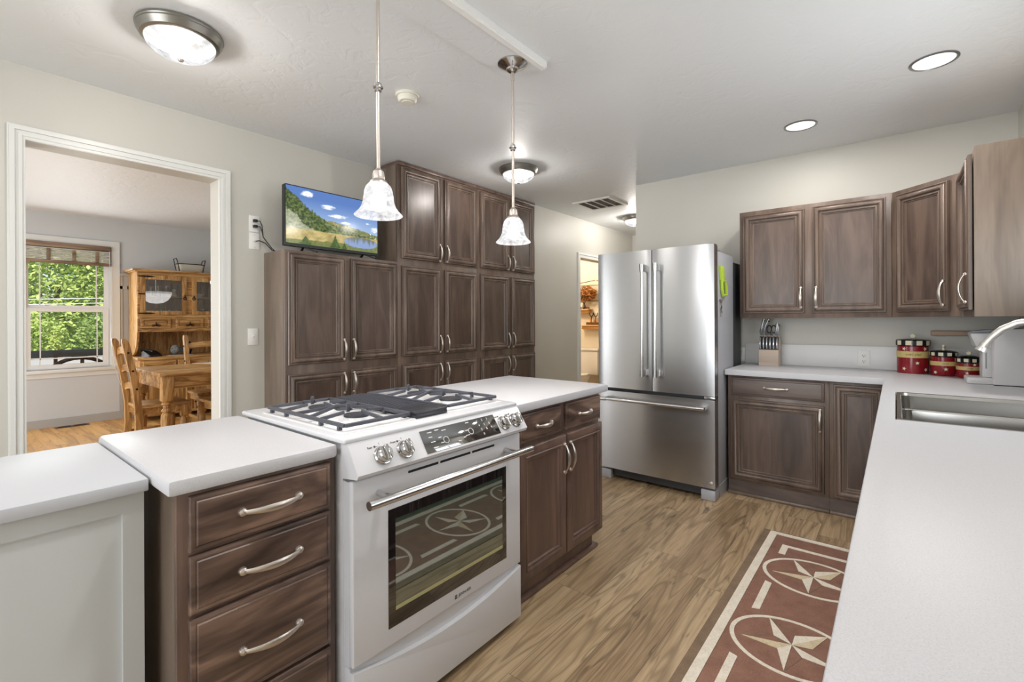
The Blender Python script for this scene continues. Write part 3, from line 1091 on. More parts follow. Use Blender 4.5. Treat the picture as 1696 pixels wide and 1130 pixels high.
# burners and grates
M_CAP = plain('burner_cap', (52, 54, 60), .45)
M_PAN = plain('burner_pan_white', (238, 238, 240), .22)
for (bx, by, r_) in ((-1.735, .955, .042), (-1.485, .955, .045), (-1.72, 1.41, .036), (-1.475, 1.40, .05)):
    br = obj('burner', MB().lathe([(r_ * 1.45, .931), (r_ * 1.4, .934), (r_ * 1.02, .935), (r_ * .98, .944), (r_ * .5, .945)], (bx, by, 0), 28), M_PAN, t)
    obj('burner_cap', MB().lathe([(r_ * .9, .943), (r_, .946), (r_ * .98, .951), (r_ * .8, .953), (.001, .9532)], (bx, by, 0), 28), M_CAP, br)
for y0, y1, cs in ((.818, 1.07, ((-1.735, .955), (-1.485, .955))), (1.255, 1.535, ((-1.72, 1.41), (-1.475, 1.40)))):
    b = MB()
    x0, x1, z = -1.862, -1.338, .952
    ym = (y0 + y1) / 2
    bt = .013
    for a, c in (((x0, y0, z), (x1, y0, z)), ((x1, y0, z), (x1, y1, z)), ((x1, y1, z), (x0, y1, z)), ((x0, y1, z), (x0, y0, z))):
        b.bar(a, c, bt, .012, bev=.003)
    for (bx, by) in cs:
        for ex, ey in ((0, y0 - by), (0, y1 - by)):
            b.bar((bx, by + ey, z + .002), (bx, by + ey * .36, z + .012), .009, .012, bev=.002)
        for q in (-1, 1):
            xe = x0 if bx < -1.6 and q < 0 else (x1 if bx > -1.6 and q > 0 else -1.605)
            b.bar((xe, by, z + .002), (bx + q * .032, by, z + .014), .009, .012, bev=.002)
        b.bar((bx - .035, by - .012, z + .004), (bx - .035, by - .012, z + .034), .007, .012, bev=.001)
    for k in (-1, 1):
        b.bar((-1.605 + k * .05, y0, z), (-1.605, ym, z + .014), .01, .012, bev=.002)
        b.bar((-1.605 + k * .05, y1, z), (-1.605, ym, z + .014), .01, .012, bev=.002)
    for xx in (x0 + .03, x1 - .03):
        for yy in (y0, y1):
            b.box(xx - .006, xx + .006, yy - .006, yy + .006, .931, z)
    for xx in (-1.72, -1.48):
        b.box(xx - .006, xx + .006, y0 - .006, y0 + .006, .931, z)
        b.box(xx - .006, xx + .006, y1 - .006, y1 + .006, .931, z)
    obj('grate', b, M_IRON, t)
    obj('drip_tray', MB().box(x0 - .012, x1 + .018, y0 - .018, y1 + .016, .9295, .934, .002), M_PAN, t)
vg = obj('downdraft_vent', MB().box(-1.87, -1.318, 1.082, 1.238, .931, .948, .008).box(-1.43, -1.318, 1.084, 1.236, .945, .956, .005), M_IRONB, t)
b = MB()
for i in range(26):
    x = -1.855 + i * .0165
    b.box(x, x + .006, 1.09, 1.23, .944, .9555)
for yy in (1.09, 1.16, 1.226):
    b.box(-1.86, -1.43, yy, yy + .005, .944, .954)
obj('vent_grille', b, M_IRON, vg)

# ------------------------------------------------------------------ refrigerator
t = thing('refrigerator', 'stainless french-door refrigerator with bottom freezer drawer beside the hallway', 'refrigerator', (-1.43, 3.8, 0))
FX0, FX1, FY = -1.89, -.984, 3.448
obj('body', MB().box(-1.885, -.99, 3.535, 3.965, .05, 1.77, .004), M_FRSIDE, t)
obj('rear_housing', MB().box(-1.87, -1.0, 3.965, 4.24, .06, 1.73), M_FRDARK, t)


def bowed(x0, x1, z0, z1, bow=.0035, r=.012, depth=.075):
    pts = []
    n = 16
    for i in range(n + 1):
        k = i / n
        pts.append((x0 + (x1 - x0) * k, FY + bow * (2 * k - 1) ** 2 + (.0015 if i in (0, n) else 0)))
    pts += [(x1, FY + depth), (x0, FY + depth)]
    b_ = MB()
    b_.prism(pts, z0, z1, .004)
    return b_


fd1 = obj('door', bowed(FX0, -1.439, .738, 1.812), M_STEEL, t, angle=20)
fd2 = obj('door', bowed(-1.433, FX1, .738, 1.812), M_STEEL, t, angle=20)
fdr = obj('freezer_drawer', bowed(FX0, FX1, .092, .712, .004), M_STEEL, t, angle=20)
obj('gasket', MB().box(-1.88, -.985, 3.5, 3.536, .1, 1.80), M_FRDARK, t)
obj('kick_grille', MB().box(-1.80, -1.05, 3.5, 3.53, .025, .09), M_FRDARK, t)
for a, c in ((-1.89, -1.79), (-1.085, -.986)):
    obj('foot', MB().box(a, c, 3.462, 3.56, 0, .075, .008), M_FRSIDE, t)
obj('side_skirt', MB().box(-.992, -.986, 3.57, 3.96, .004, .09), M_FRSIDE, t)
obj('hinge_cap', MB().box(-1.06, -.985, 3.48, 3.6, 1.77, 1.80, .006), M_FRSIDE, t)
obj('hinge', MB().box(-1.06, -.985, 3.465, 3.53, .716, .733, .003), M_STEELX, t)
for d, x in ((fd1, -1.488), (fd2, -1.385)):
    h = obj('handle', MB().cyl((x, 3.385, .86), (x, 3.385, 1.69), .0115, n=20), M_STEELX, d)
    for z in (.862, 1.655):
        obj('handle_bracket', MB().cyl((x, 3.385, z - .012), (x, 3.385, z + .045), .016, n=20).box(x - .012, x + .012, 3.385, FY + .012, z - .008, z + .042, .003), M_STEELX, h)
h = obj('handle', MB().cyl((-1.85, 3.385, .655), (-1.035, 3.385, .655), .0115, n=20), M_STEELX, fdr)
for x in (-1.845, -1.09):
    obj('handle_bracket', MB().cyl((x, 3.385, .655), (x + .055, 3.385, .655), .016, n=20).box(x + .008, x + .05, 3.385, FY + .012, .643, .667, .003), M_STEELX, h)
bd = MB(frame((-1.01, FY + .003, .13), (1, 0, 0), (0, -1, 0)))
bd.lathe([(.012, -.002), (.012, .002), (.010, .003)], n=20)
obj('badge', bd, M_NICKEL, fdr)
# green opener and metal hook on its side
xs = -.99
t = thing('can_opener', 'lime green can opener hanging on the side of the fridge', 'can opener', (xs, 3.63, 1.455))
M_LIME = plain('lime_plastic', (186, 214, 74), .35)
MS = frame((xs, 0, 0), (0, 1, 0), (1, 0, 0))
obj('upper_handle', MB(MS).prism([(3.572, 1.665), (3.66, 1.665), (3.685, 1.57), (3.60, 1.565)], .001, .018, .004), M_LIME, t)
b = MB(MS)
ring = [(3.61, 1.56), (3.69, 1.56), (3.715, 1.52), (3.725, 1.46), (3.64, 1.455), (3.615, 1.5), (3.61, 1.56)]
b.tube([(a, c, .0125) for a, c in ring], .011, 8)
obj('lower_handle', b, M_LIME, t)
t = single('bottle_opener', MB(MS).tube([(3.585, 1.425, .006), (3.61, 1.40, .008), (3.60, 1.36, .006), (3.62, 1.33, .008), (3.61, 1.30, .006)], .006, 8).tube([(3.64, 1.42, .006), (3.615, 1.40, .008), (3.63, 1.36, .006)], .005, 8), M_CHROME, 'small metal opener on the fridge side below the green opener', 'opener', loc=(xs, 3.61, 1.30))

# ------------------------------------------------------------------ base cabinets at the back
YF = 3.735
MY = frame((0, YF, 0), (1, 0, 0), (0, -1, 0))
t = thing('base_cabinet', 'brown base cabinet with one drawer over one door, beside the fridge', 'cabinet', (-.66, 4.0, 0))
obj('carcass', MB().box(-.968, -.345, YF + .018, 4.31, 0, .874), M_WOODX, t)
obj('face_frame', MB().box(-.97, -.345, YF, YF + .018, .1, .874, .0015), M_WOOD, t)
obj('plinth', MB().box(-.968, -.345, YF - .002, YF + .02, 0, .1), M_WOODX, t)
obj('shoe_moulding', MB().box(-.968, -.345, YF - .018, YF, 0, .022, .006), M_WOODS, t)
d = obj('drawer', MB(MY).rings(-.948, .728, -.369, .857, PROF_D), M_WOODX, t)
obj('handle', handle_mb(MY @ Matrix.Translation((0, 0, .0195)), -.655, .793, False, .15), M_NICKEL, d)
add_door(t, MY, -.946, .12, -.371, .702, M_WOOD, (-.393, .605, True))
t = thing('corner_base_cabinet', 'brown corner base cabinet with one narrow door behind the long counter', 'cabinet', (-.15, 4.0, 0))
obj('carcass', MB().box(-.344, .58, YF + .018, 4.31, 0, .873), M_WOODX, t)
obj('face_frame', MB().box(-.344, -.03, YF, YF + .018, .1, .874, .0015), M_WOOD, t)
obj('plinth', MB().box(-.344, -.03, YF - .002, YF + .02, 0, .1), M_WOODX, t)
obj('shoe_moulding', MB().box(-.344, -.03, YF - .018, YF, 0, .022, .006), M_WOODS, t)
add_door(t, MY, -.319, .116, -.055, .852, M_WOOD)
t = thing('sink_base_cabinet', 'long brown base cabinet under the counter with the sink', 'cabinet', (.27, 2.0, 0))
MR = frame((-.025, 0, 0), (0, -1, 0), (-1, 0, 0))
obj('carcass', MB().box(-.007, .58, .47, 2.19, .1, .873).box(-.007, .58, 2.19, 3.72, .1, .66).box(-.007, .58, 3.07, 3.72, .66, .873).box(.02, .58, .47, 3.72, 0, .1), M_WOODX, t)
obj('face_frame', MB().box(-.025, -.007, .47, 3.72, .1, .874), M_WOOD, t)
for k in range(6):
    a = .5 + k * .53
    add_door(t, MR, -a - .5, .12, -a, .852, M_WOOD, (-a - (.03 if k % 2 else .47), .75, True))

# L-shaped worktop with the sink cut-out
xs_ = [-.98, -.06, -.003, .54, .598]
ys_ = [.45, 2.215, 3.05, 3.69, 4.318]
b = MB()
top = {}
def vv(i, j, k):
    if (i, j, k) not in top:
        top[(i, j, k)] = b.v((xs_[i], ys_[j], (.874, .914)[k]))
    return top[(i, j, k)]
cells = [(i, j) for i in range(4) for j in range(4) if not (i == 0 and j < 3) and not (i == 2 and j == 1)]
for i, j in cells:
    b.face([vv(i, j, 1), vv(i + 1, j, 1), vv(i + 1, j + 1, 1), vv(i, j + 1, 1)])
    b.face([vv(i, j + 1, 0), vv(i + 1, j + 1, 0), vv(i + 1, j, 0), vv(i, j, 0)])
    for di, dj, p, q in ((-1, 0, (i, j + 1), (i, j)), (1, 0, (i + 1, j), (i + 1, j + 1)), (0, -1, (i, j), (i + 1, j)), (0, 1, (i + 1, j + 1), (i, j + 1))):
        if (i + di, j + dj) not in cells:
            b.face([vv(*p, 0), vv(*q, 0), vv(*q, 1), vv(*p, 1)])
b.bm.normal_update()
es = [e for e in b.bm.edges if len(e.link_faces) == 2 and e.calc_face_angle() > 1 and all(v.co.z > .9 for v in e.verts)]
bmesh.ops.bevel(b.bm, geom=es, offset=.005, offset_type='OFFSET', segments=2, profile=.5, affect='EDGES')
single('corner_worktop', b, M_TOP, 'long white L-shaped worktop with the sink, running along two walls', 'worktop', loc=(.2, 2.2, .874))
b = MB().box(-.98, .598, 4.3, YB - .001, .914, 1.08, .003).box(.58, .598, .45, 4.3, .914, 1.08, .003)
single('backsplash', b, plain('backsplash_white', (222, 222, 222), .35), 'white upstand along the wall behind the worktop', 'backsplash', loc=(0, 4.31, .914))


def rrect(x0, x1, y0, y1, r, z, n=5):
    out = []
    for cx_, cy_, a0 in ((x1 - r, y1 - r, 0), (x0 + r, y1 - r, 90), (x0 + r, y0 + r, 180), (x1 - r, y0 + r, 270)):
        for i in range(n + 1):
            a = math.radians(a0 + 90 * i / n)
            out.append((cx_ + r * math.cos(a), cy_ + r * math.sin(a), z))
    return out


t = thing('kitchen_sink', 'stainless double sink set into the white worktop', 'sink', (.27, 2.63, .72))
SX0, SX1, SY0, SY1 = .0, .537, 2.218, 3.047
o1 = rrect(SX0, SX1, SY0, SY1, .03, .911)
obj('rim', MB().loft([rrect(SX0 + .0, SX1, SY0, SY1, .03, .904), rrect(SX0, SX1, SY0, SY1, .03, .9145), rrect(SX0 + .014, SX1 - .014, SY0 + .014, SY1 - .014, .03, .9135), rrect(SX0 + .018, SX1 - .018, SY0 + .018, SY1 - .018, .03, .90)], False, False), M_SINK, t)
ymid = 2.655
obj('divider', MB().box(SX0 + .02, SX1 - .02, ymid - .015, ymid + .015, .70, .894, .010, 3), M_SINK, t)
for y0, y1 in ((SY0 + .014, ymid - .012), (ymid + .012, SY1 - .014)):
    lo_ = [rrect(SX0 + .016, SX1 - .016, y0, y1, .05, .905 if 0 else .902), rrect(SX0 + .02, SX1 - .02, y0 + .004, y1 - .004, .055, .74), rrect(SX0 + .03, SX1 - .03, y0 + .014, y1 - .014, .06, .715), rrect(SX0 + .06, SX1 - .06, y0 + .045, y1 - .045, .06, .70)]
    # the side against the divider stops at the divider's top
    far = y0 > ymid
    lo_[0] = [(x, y, (.89 if (abs(y - (y0 if far else y1)) < .03) else z)) for x, y, z in lo_[0]]
    bw = obj('bowl', MB().loft(lo_, False, True), M_SINK, t)
    obj('drain', MB().lathe([(.045, .7005), (.043, .7025), (.03, .7015), (.0, .7012)], ((SX0 + SX1) / 2, (y0 + y1) / 2, 0), 24), M_CHROME, bw)
t = thing('faucet', 'brushed nickel arched faucet over the sink', 'faucet', (.5, 2.62, .914))
M_FAU = plain('brushed_faucet', (206, 204, 198), .38, 1.0)
obj('base', MB().lathe([(.032, .914), (.032, .922), (.024, .935), (.02, .97), (.019, 1.03)], (.5, 2.62, 0), 24), M_FAU, t)
pts = [(.5, 2.62, 1.0), (.5, 2.62, 1.14), (.495, 2.62, 1.19), (.475, 2.622, 1.235), (.44, 2.624, 1.262), (.40, 2.627, 1.268), (.36, 2.63, 1.26), (.32, 2.634, 1.236), (.292, 2.638, 1.205), (.275, 2.64, 1.178)]
obj('spout', MB().tube(pts, .0135, 16), M_FAU, t)
obj('nozzle', MB().cyl((.275, 2.64, 1.18), (.269, 2.641, 1.166), .016, .016).cyl((.270, 2.641, 1.168), (.262, 2.642, 1.150), .0145, .021), M_FAU, t)
obj('lever', MB().tube([(.5, 2.62, .99), (.505, 2.55, 1.0), (.51, 2.51, 1.03)], [.012, .008, .006], 10), M_FAU, t)

# ------------------------------------------------------------------ wall cabinets
YU = 4.03
MU = frame((0, YU, 0), (1, 0, 0), (0, -1, 0))
t = thing('wall_cabinet', 'brown two-door wall cabinet above the knife block', 'cabinet', (-.48, 4.17, 1.292))
obj('carcass', MB().box(-.952, -.022, YU + .018, YB - .001, 1.292, 2.113), M_WOODX, t)
obj('face_frame', MB().box(-.955, -.022, YU, YU + .018, 1.288, 2.116, .001), M_WOOD, t)
add_door(t, MU, -.928, 1.322, -.516, 2.084, M_WOOD, (-.541, 1.435, True))
add_door(t, MU, -.468, 1.322, -.05, 2.09, M_WOOD, (-.446, 1.435, True))
t = thing('corner_wall_cabinet', 'brown diagonal corner wall cabinet with one door', 'cabinet', (.3, 4.1, 1.292))
q2 = 1 / math.sqrt(2)
b = MB()
b.prism([(-.02, YU + .0), (.29, 3.72), (.597, 3.72), (.597, YB - .001), (-.02, YB - .001)], 1.29, 2.114)
obj('carcass', b, M_WOOD, t)
MDG = frame((-.02, YU, 0), (q2, -q2, 0), (-q2, -q2, 0))
add_door(t, MDG, .04, 1.322, .378, 2.087, M_WOOD, (.353, 1.428, True))
t = thing('side_wall_cabinet', 'brown wall cabinet on the right wall, its plain end panel facing the room', 'cabinet', (.45, 3.46, 1.292))
obj('carcass', MB().box(.298, .597, 3.216, 3.715, 1.292, 2.114), M_WOOD, t)
obj('end_panel', MB().box(.295, .597, 3.2, 3.216, 1.288, 2.118, .001), M_WOODS, t)
MSd = frame((.294, 0, 0), (0, -1, 0), (-1, 0, 0))
add_door(t, MSd, -3.69, 1.322, -3.222, 2.085, M_WOOD, (-3.25, 1.43, True))

# ------------------------------------------------------------------ on the back worktop
def outlet(label, xc, zc, y):
    t = thing('wall_outlet', label, 'outlet', (xc, y, zc))
    M_ = frame((xc, y, zc), (1, 0, 0), (0, -1, 0))
    obj('cover', MB(M_).box(-.036, .036, -.057, .057, 0, .005, .002), M_WHITEP, t)
    for dz in (-.02, .02):
        r_ = obj('receptacle', MB(M_).box(-.016, .016, dz - .014, dz + .014, .004, .0065, .0015), M_WHITEP, t)
        obj('slots', MB(M_).box(-.008, -.0055, dz - .002, dz + .007, .006, .0068).box(.0055, .008, dz - .002, dz + .007, .006, .0068).box(-.0025, .0025, dz - .010, dz - .005, .006, .0068), M_DARK, r_)
    return t


outlet('white outlet in the upstand between knife block and canisters', -.184, .99, 4.3)
outlet('white outlet on the wall in the gap beside the fridge', -1.02, .985, 4.319)

t = thing('knife_block', 'pale wooden knife block on the worktop near the fridge', 'knife block', (-.78, 4.2, .914))
M_BEECH = cab_wood('beech', S(172, 154, 138), S(190, 172, 154), S(200, 182, 164), axis=0, rough=.5)
MK = frame((-.848, 4.15, .914), (1, 0, 0), (0, -1, 0))
sec = [(0, 0), (0, .125), (-.012, .125), (-.04, .235), (-.12, .215), (-.12, 0)]   # (out, up)
b = MB(Matrix.Translation((-.848, 4.15, .914)) @ Matrix(((0, 0, 1, 0), (-1, 0, 0, 0), (0, 1, 0, 0), (0, 0, 0, 1))))
b.prism(sec, 0, .138)
obj('block', b, M_BEECH, t)
obj('slot_face', MB().bar((-.779, 4.1585, 1.04), (-.779, 4.1845, 1.142), .134, .006, up=(0, -1, 0)), M_BLACK, t)
M_STEELK = plain('knife_steel', (206, 208, 212), .22, .9)
GK = 'steak knives in the block'
words = ['leftmost', 'second from left', 'third from left', 'third from right', 'second from right', 'rightmost']
for k in range(6):
    x = -.838 + k * .0237
    t = thing('steak_knife', 'steel steak knife handle, %s in the lower row of the block' % words[k], 'knife', (x, 4.148, 1.045), GK)
    obj('handle', MB().tube([(x, 4.156, 1.046), (x, 4.150, 1.075), (x, 4.156, 1.115), (x, 4.168, 1.138)], [.0045, .0075, .0072, .006], 10, flat=((1, 0, 0), .8)), M_STEELK, t)
    obj('end_cap', MB().cyl((x, 4.168, 1.137), (x, 4.171, 1.143), .0065, n=10), M_CHROME, t)
GB = 'large knives in the block'
for x, lean, hh, lab in ((-.838, .02, .138, 'tallest knife handle at the upper left of the knife block'), (-.815, .028, .135, 'knife handle just right of the tallest one in the block'), (-.73, .004, .105, 'large knife handle at the upper right, by the scissors'), (-.717, -.006, .098, 'outermost large knife handle at the upper right of the block')):
    t = thing('chef_knife', lab, 'knife', (x, 4.2, 1.145), GB)
    obj('handle', MB().tube([(x, 4.205, 1.145), (x - .004, 4.2, 1.18), (x + lean * .3, 4.2, 1.145 + hh * .65), (x + lean, 4.205, 1.145 + hh)], [.008, .0125, .0115, .012], 12, flat=((1, 0, 0), .85)), M_STEELK, t)
    obj('band', MB().cyl((x + lean * .8, 4.2045, 1.145 + hh * .86), (x + lean * .9, 4.205, 1.145 + hh * .92), .0125, n=12), M_BLACK, t)
t = thing('kitchen_scissors', 'black-handled scissors in the middle of the knife block', 'scissors', (-.765, 4.21, 1.145))
for dx in (-.018, .014):
    obj('finger_loop', MB().tube([(-.765 + dx + .016 * math.cos(a), 4.205, 1.2 + .03 * math.sin(a)) for a in [2 * PI * i / 16 for i in range(17)]], .0045, 8), M_BLACK, t)
obj('shank', MB().box(-.776, -.756, 4.2, 4.21, 1.14, 1.185, .003), M_BLACK, t)

# canisters
M_RED = plain('red_glaze', (136, 24, 34), .16)
M_CREAM = plain('cream_glaze', (228, 220, 190), .4)
M_BAND = plain('tan_band', (206, 184, 120), .4)
M_BLKG = plain('black_glaze', (20, 24, 28), .16)
M_INK = plain('brown_ink', (120, 96, 48), .6)
GC = 'star canisters in size order'


def star_poly(r, rot=0.0, inner=.42):
    return [((r if i % 2 == 0 else r * inner) * math.cos(PI / 2 + rot + i * PI / 5), (r if i % 2 == 0 else r * inner) * math.sin(PI / 2 + rot + i * PI / 5)) for i in range(10)]


STROKE = {'e': [(0, .4), (.5, .45), (.45, .75), (.2, .8), (.05, .4), (.25, .05), (.6, .1)], 'v': [(0, .8), (.25, .05), (.55, .8)], 'n': [(0, .8), (.05, 0), (.1, .6), (.35, .8), (.45, .5), (.5, 0)], 'f': [(.5, 1.3), (.3, 1.35), (.22, .5), (.2, -.3)],
          'u': [(0, .8), (.05, .2), (.3, .05), (.48, .4), (.5, .8), (.55, 0)], 's': [(.45, .75), (.1, .65), (.4, .3), (.05, .05)], 'h': [(.05, 1.3), (.05, 0), (.15, .6), (.4, .7), (.45, 0)], 'l': [(.15, 1.3), (.1, .2), (.3, .02)], 'a': [(.45, .7), (.1, .7), (.05, .1), (.4, .2), (.48, .75), (.52, 0)],
          'c': [(.48, .7), (.15, .75), (.05, .2), (.45, .1)], 'o': [(.25, .8), (.05, .4), (.25, .02), (.45, .4), (.25, .8)], 'd': [(.45, .7), (.1, .7), (.05, .1), (.4, .2), (.5, 1.3), (.5, 0)], 'r': [(.05, .8), (.08, 0), (.12, .6), (.4, .75)], 'm': [(0, .8), (.03, 0), (.15, .75), (.28, 0), (.4, .75), (.55, 0)], 'k': [(.05, 1.3), (.05, 0), (.4, .7), (.12, .4), (.45, 0)]}


def canister(label, cx_, cy_, r, zt, zl0, zl1, zb0, zb1, zs, word, wsize, stars, group=GC, facing=-1.52, knob_turn=0.0, starr=.0125):
    z0 = .914
    t = thing('canister', label, 'canister', (cx_, cy_, z0), group)
    obj('jar', MB().lathe([(r * .96, z0), (r, z0 + .006), (r * 1.01, (z0 + zl0) / 2), (r * .99, zl0 - .004), (r * .95, zl0)], (cx_, cy_, 0), 48), M_RED, t)
    lid = obj('lid', MB().lathe([(r * .95, zl0 - .004), (r * 1.06, zl0), (r * 1.07, zl1), (r * 1.0, zl1 + .004), (r * .6, zt - .003), (.001, zt)], (cx_, cy_, 0), 48), M_BLKG, t)
    n_ = 10
    for k in range(n_):
        a = facing + (k + .5) * 2 * PI / n_
        if math.cos(a - facing) < -.2:
            continue
        b_ = MB()
        hw = PI / n_ * .55
        pa_ = [a - hw, a, a + hw]
        lo2 = [[(cx_ + rr * math.cos(q), cy_ + rr * math.sin(q), z) for q in pa_] for rr, z in ((r * 1.06, zl0 + .004), (r * 1.085, zl0 + .005), (r * 1.09, zl1 - .003), (r * 1.06, zl1 - .001))]
        b_.loft(lo2, False, False, closed=False)
        obj('square', b_, M_CREAM, lid)
    MKn = frame((cx_, cy_, zt + zs * .85), (math.cos(knob_turn), math.sin(knob_turn), 0), (math.sin(knob_turn), -math.cos(knob_turn), 0))
    obj('knob', MB(MKn).prism(star_poly(zs, .15, .5), -.006, .006, .002), M_CREAM, lid)
    bandp = obj('label_band', MB().lathe([(r * 1.0, zb0), (r * 1.03, zb0 + .002), (r * 1.03, zb1 - .002), (r * 1.0, zb1)], (cx_, cy_, 0), 48, False, False), M_BAND, t)
    b_ = MB()
    wlen = len(word) * .62
    for k, ch in enumerate(word):
        pp = []
        for x, y in STROKE[ch]:
            a = facing + ((k * .62 + x) - wlen / 2) * wsize / r
            rr = r * 1.034
            pp.append((cx_ + rr * math.cos(a), cy_ + rr * math.sin(a), (zb0 + zb1) / 2 + (y - .45) * wsize))
        b_.tube(pp, wsize * .07, 5)
    obj('handwriting', b_, M_INK, bandp)
    for a, z in stars:
        aa = facing + a
        nrm = Vector((math.cos(aa), math.sin(aa), 0))
        tan = Vector((-math.sin(aa), math.cos(aa), 0))
        Mst = frame((cx_ + r * 1.0 * nrm.x, cy_ + r * 1.0 * nrm.y, z), tan, nrm)
        obj('star', MB(Mst).prism(star_poly(starr, a * .5), -.003, .0022), M_CREAM, t)
    return t


canister('largest red star canister with black checked lid, left of the three', .086, 4.185, .084, 1.145, 1.098, 1.134, 1.018, 1.062, .019, 'evenfushel', .014, ((-.62, 1.078), (.75, 1.078), (.2, .985), (-.62, .945), (.8, .942)))
canister('middle-sized red star canister with black checked lid, between two others', .236, 4.11, .064, 1.078, 1.037, 1.064, .978, 1.006, .017, 'cocoa', .010, ((-.75, .935), (.05, .958), (1.1, .925)), knob_turn=1.3)
canister('smallest red star canister with black checked lid, next to the coffee maker', .345, 4.035, .056, 1.052, 1.008, 1.034, .962, .985, .015, 'cream', .008, ((.35, .997), (-.25, .945), (.9, .928)), starr=.010)

single('wooden_rail', MB().box(.182, .56, 4.275, YB - .001, 1.163, 1.197, .006), plain('tan_wood', (176, 146, 124), .5), 'tan wooden rail on the wall behind the coffee maker', 'rail', loc=(.37, 4.3, 1.163))

# coffee maker
t = thing('coffee_maker', 'pale grey coffee maker on the worktop at the right edge', 'coffee maker', (.43, 3.73, .914))
M_GREYP = plain('pale_grey_plastic', (202, 201, 202), .34)
M_SMOKE = plain('smoky_plastic', (130, 134, 138), .2)
MQ = frame((0, 3.63, 0), (1, 0, 0), (0, -1, 0))
pl = [(.409, .918), (.572, .918), (.572, 1.225), (.47, 1.222), (.432, 1.212), (.414, 1.195), (.409, 1.17)]
obj('body', MB(MQ).prism(pl, -.2, 0, .006), M_GREYP, t)
obj('base', MB().box(.41, .572, 3.635, 3.83, .914, .919), M_BLACK, t)
obj('drip_tray', MB().box(.306, .412, 3.66, 3.83, .914, .95, .008), M_GREYP, t)
col_ = obj('column', MB().box(.372, .412, 3.70, 3.83, .95, 1.13, .006), M_GREYP, t)
obj('gauge_slot', MB().box(.384, .389, 3.698, 3.701, 1.0, 1.12), M_SMOKE, col_)
hd = obj('brew_head', MB(frame((0, 3.69, 0), (1, 0, 0), (0, -1, 0))).prism([(.325, 1.197), (.325, 1.18), (.331, 1.178), (.341, 1.125), (.375, 1.112), (.412, 1.112), (.412, 1.197)], -.14, 0, .004), M_GREYP, t)
obj('lid', MB(frame((0, 3.68, 0), (1, 0, 0), (0, -1, 0))).prism([(.305, 1.2), (.325, 1.198), (.42, 1.2), (.44, 1.216), (.40, 1.216), (.335, 1.208)], -.15, 0, .003), M_SMOKE, t)

# ------------------------------------------------------------------ rug
t = thing('kitchen_rug', 'brick red runner rug with cream stars in circles on the plank floor', 'rug', (-.3, 2.3, 0))


def rug_mat(name, c1, c2, sc=260):
    tt = NT(name)
    n1 = tt.noise(tt.coord(), sc, 3, .7)
    n2 = tt.noise(tt.coord(), 14, 3, .6)
    f = tt.math('ADD', tt.math('MULTIPLY', n1, .6), tt.math('MULTIPLY', n2, .4))
    tt.base(tt.ramp(f, [(.36, S(*c1)), (.6, S(*c2))])).p(Roughness=.95)
    tt.bump(n1, .5, .004)
    return tt.m


M_RUG = rug_mat('rug_red', (122, 88, 73), (154, 114, 97))
M_RUGB = rug_mat('rug_border', (112, 92, 74), (142, 120, 98))
M_RUGW = rug_mat('rug_cream', (214, 204, 186), (236, 228, 212), 120)
M_RUGT = rug_mat('rug_tan', (196, 178, 146), (220, 204, 172), 120)
RX0, RX1, RZ = -.628, .012, .0085
RYA, RYB = .95, 3.205
obj('border', MB().box(RX0, RX1, RYA, RYB, 0, .007, .003), M_RUGB, t)
obj('field', MB().box(-.55, RX1 - .08, RYA + .05, 3.15, .005, .0085, .001), M_RUG, t)
b = MB()
for a in ((-.589, -.551, RYA + .02, 3.188), (RX1 - .08, RX1 - .04, RYA + .02, 3.188), (-.551, RX1 - .08, 3.155, 3.188), (-.551, RX1 - .08, RYA + .02, RYA + .05)):
    b.box(*a, .006, .0105)
obj('stripe', b, M_RUGW, t)
cxr = -.316
b = MB()
b.box(-.502, -.47, 2.905, 3.03, .008, .0105).box(-.47, -.162, 3.005, 3.03, .008, .0105).box(-.162, -.13, 2.905, 3.03, .008, .0105)
obj('bracket', b, M_RUGW, t)
for (y0, y1) in ((2.28, 2.56), (1.66, 1.925)):
    for x in (-.499, -.163):
        P_ = [(x, y0), (x + .03, y0 + .012), (x + .03, y1 - .008), (x, y1)]
        obj('dash', MB().prism(P_, .008, .0105), M_RUGW, t)
for cy_ in (2.722, 2.103, 1.484):
    r1, r2 = .224, .207
    n = 56
    loops = [[(cxr + r * math.cos(2 * PI * i / n), cy_ + .83 * r * math.sin(2 * PI * i / n), z) for i in range(n)] for r, z in ((r1, .008), (r1, .0105), (r2, .0105), (r2, .008))]
    obj('ring', MB().loft(loops, False, False), M_RUGW, t)
    ctr = (cxr - .004, cy_ + .012)
    for deg, side, mt in ((126, 1, M_RUGW), (198, 1, M_RUGT), (270, -1, M_RUGW), (342, -1, M_RUGW), (54, 1, M_RUGW), (54, -1, M_RUGT)):
        a = math.radians(deg)
        aa = a + side * PI / 5
        tip = (ctr[0] + .178 * math.cos(a), ctr[1] + .172 * math.sin(a))
        inn = (ctr[0] + .07 * math.cos(aa), ctr[1] + .068 * math.sin(aa))
        obj('star_ray', MB().prism([ctr, tip, inn] if side > 0 else [ctr, inn, tip], .008, .0108), mt, t)
        if deg != 54:
            mir = a - side * PI / 5
            im = (ctr[0] + .07 * math.cos(mir), ctr[1] + .068 * math.sin(mir))
            obj('star_outline', MB().bar((*tip, .0087), (*im, .0087), .004, .0015).bar((*im, .0087), (*ctr, .0087), .004, .0015), M_RUGB, t)

# ------------------------------------------------------------------ ceiling fittings
M_DOME = lit_glass('marbled_dome_glass', .55, 1.05, 9, .12)
M_BELL = lit_glass('marbled_bell_glass', .58, 1.12, 14, .22)


M_PANM = plain('brushed_pan', (150, 148, 142), .32, 1.0)


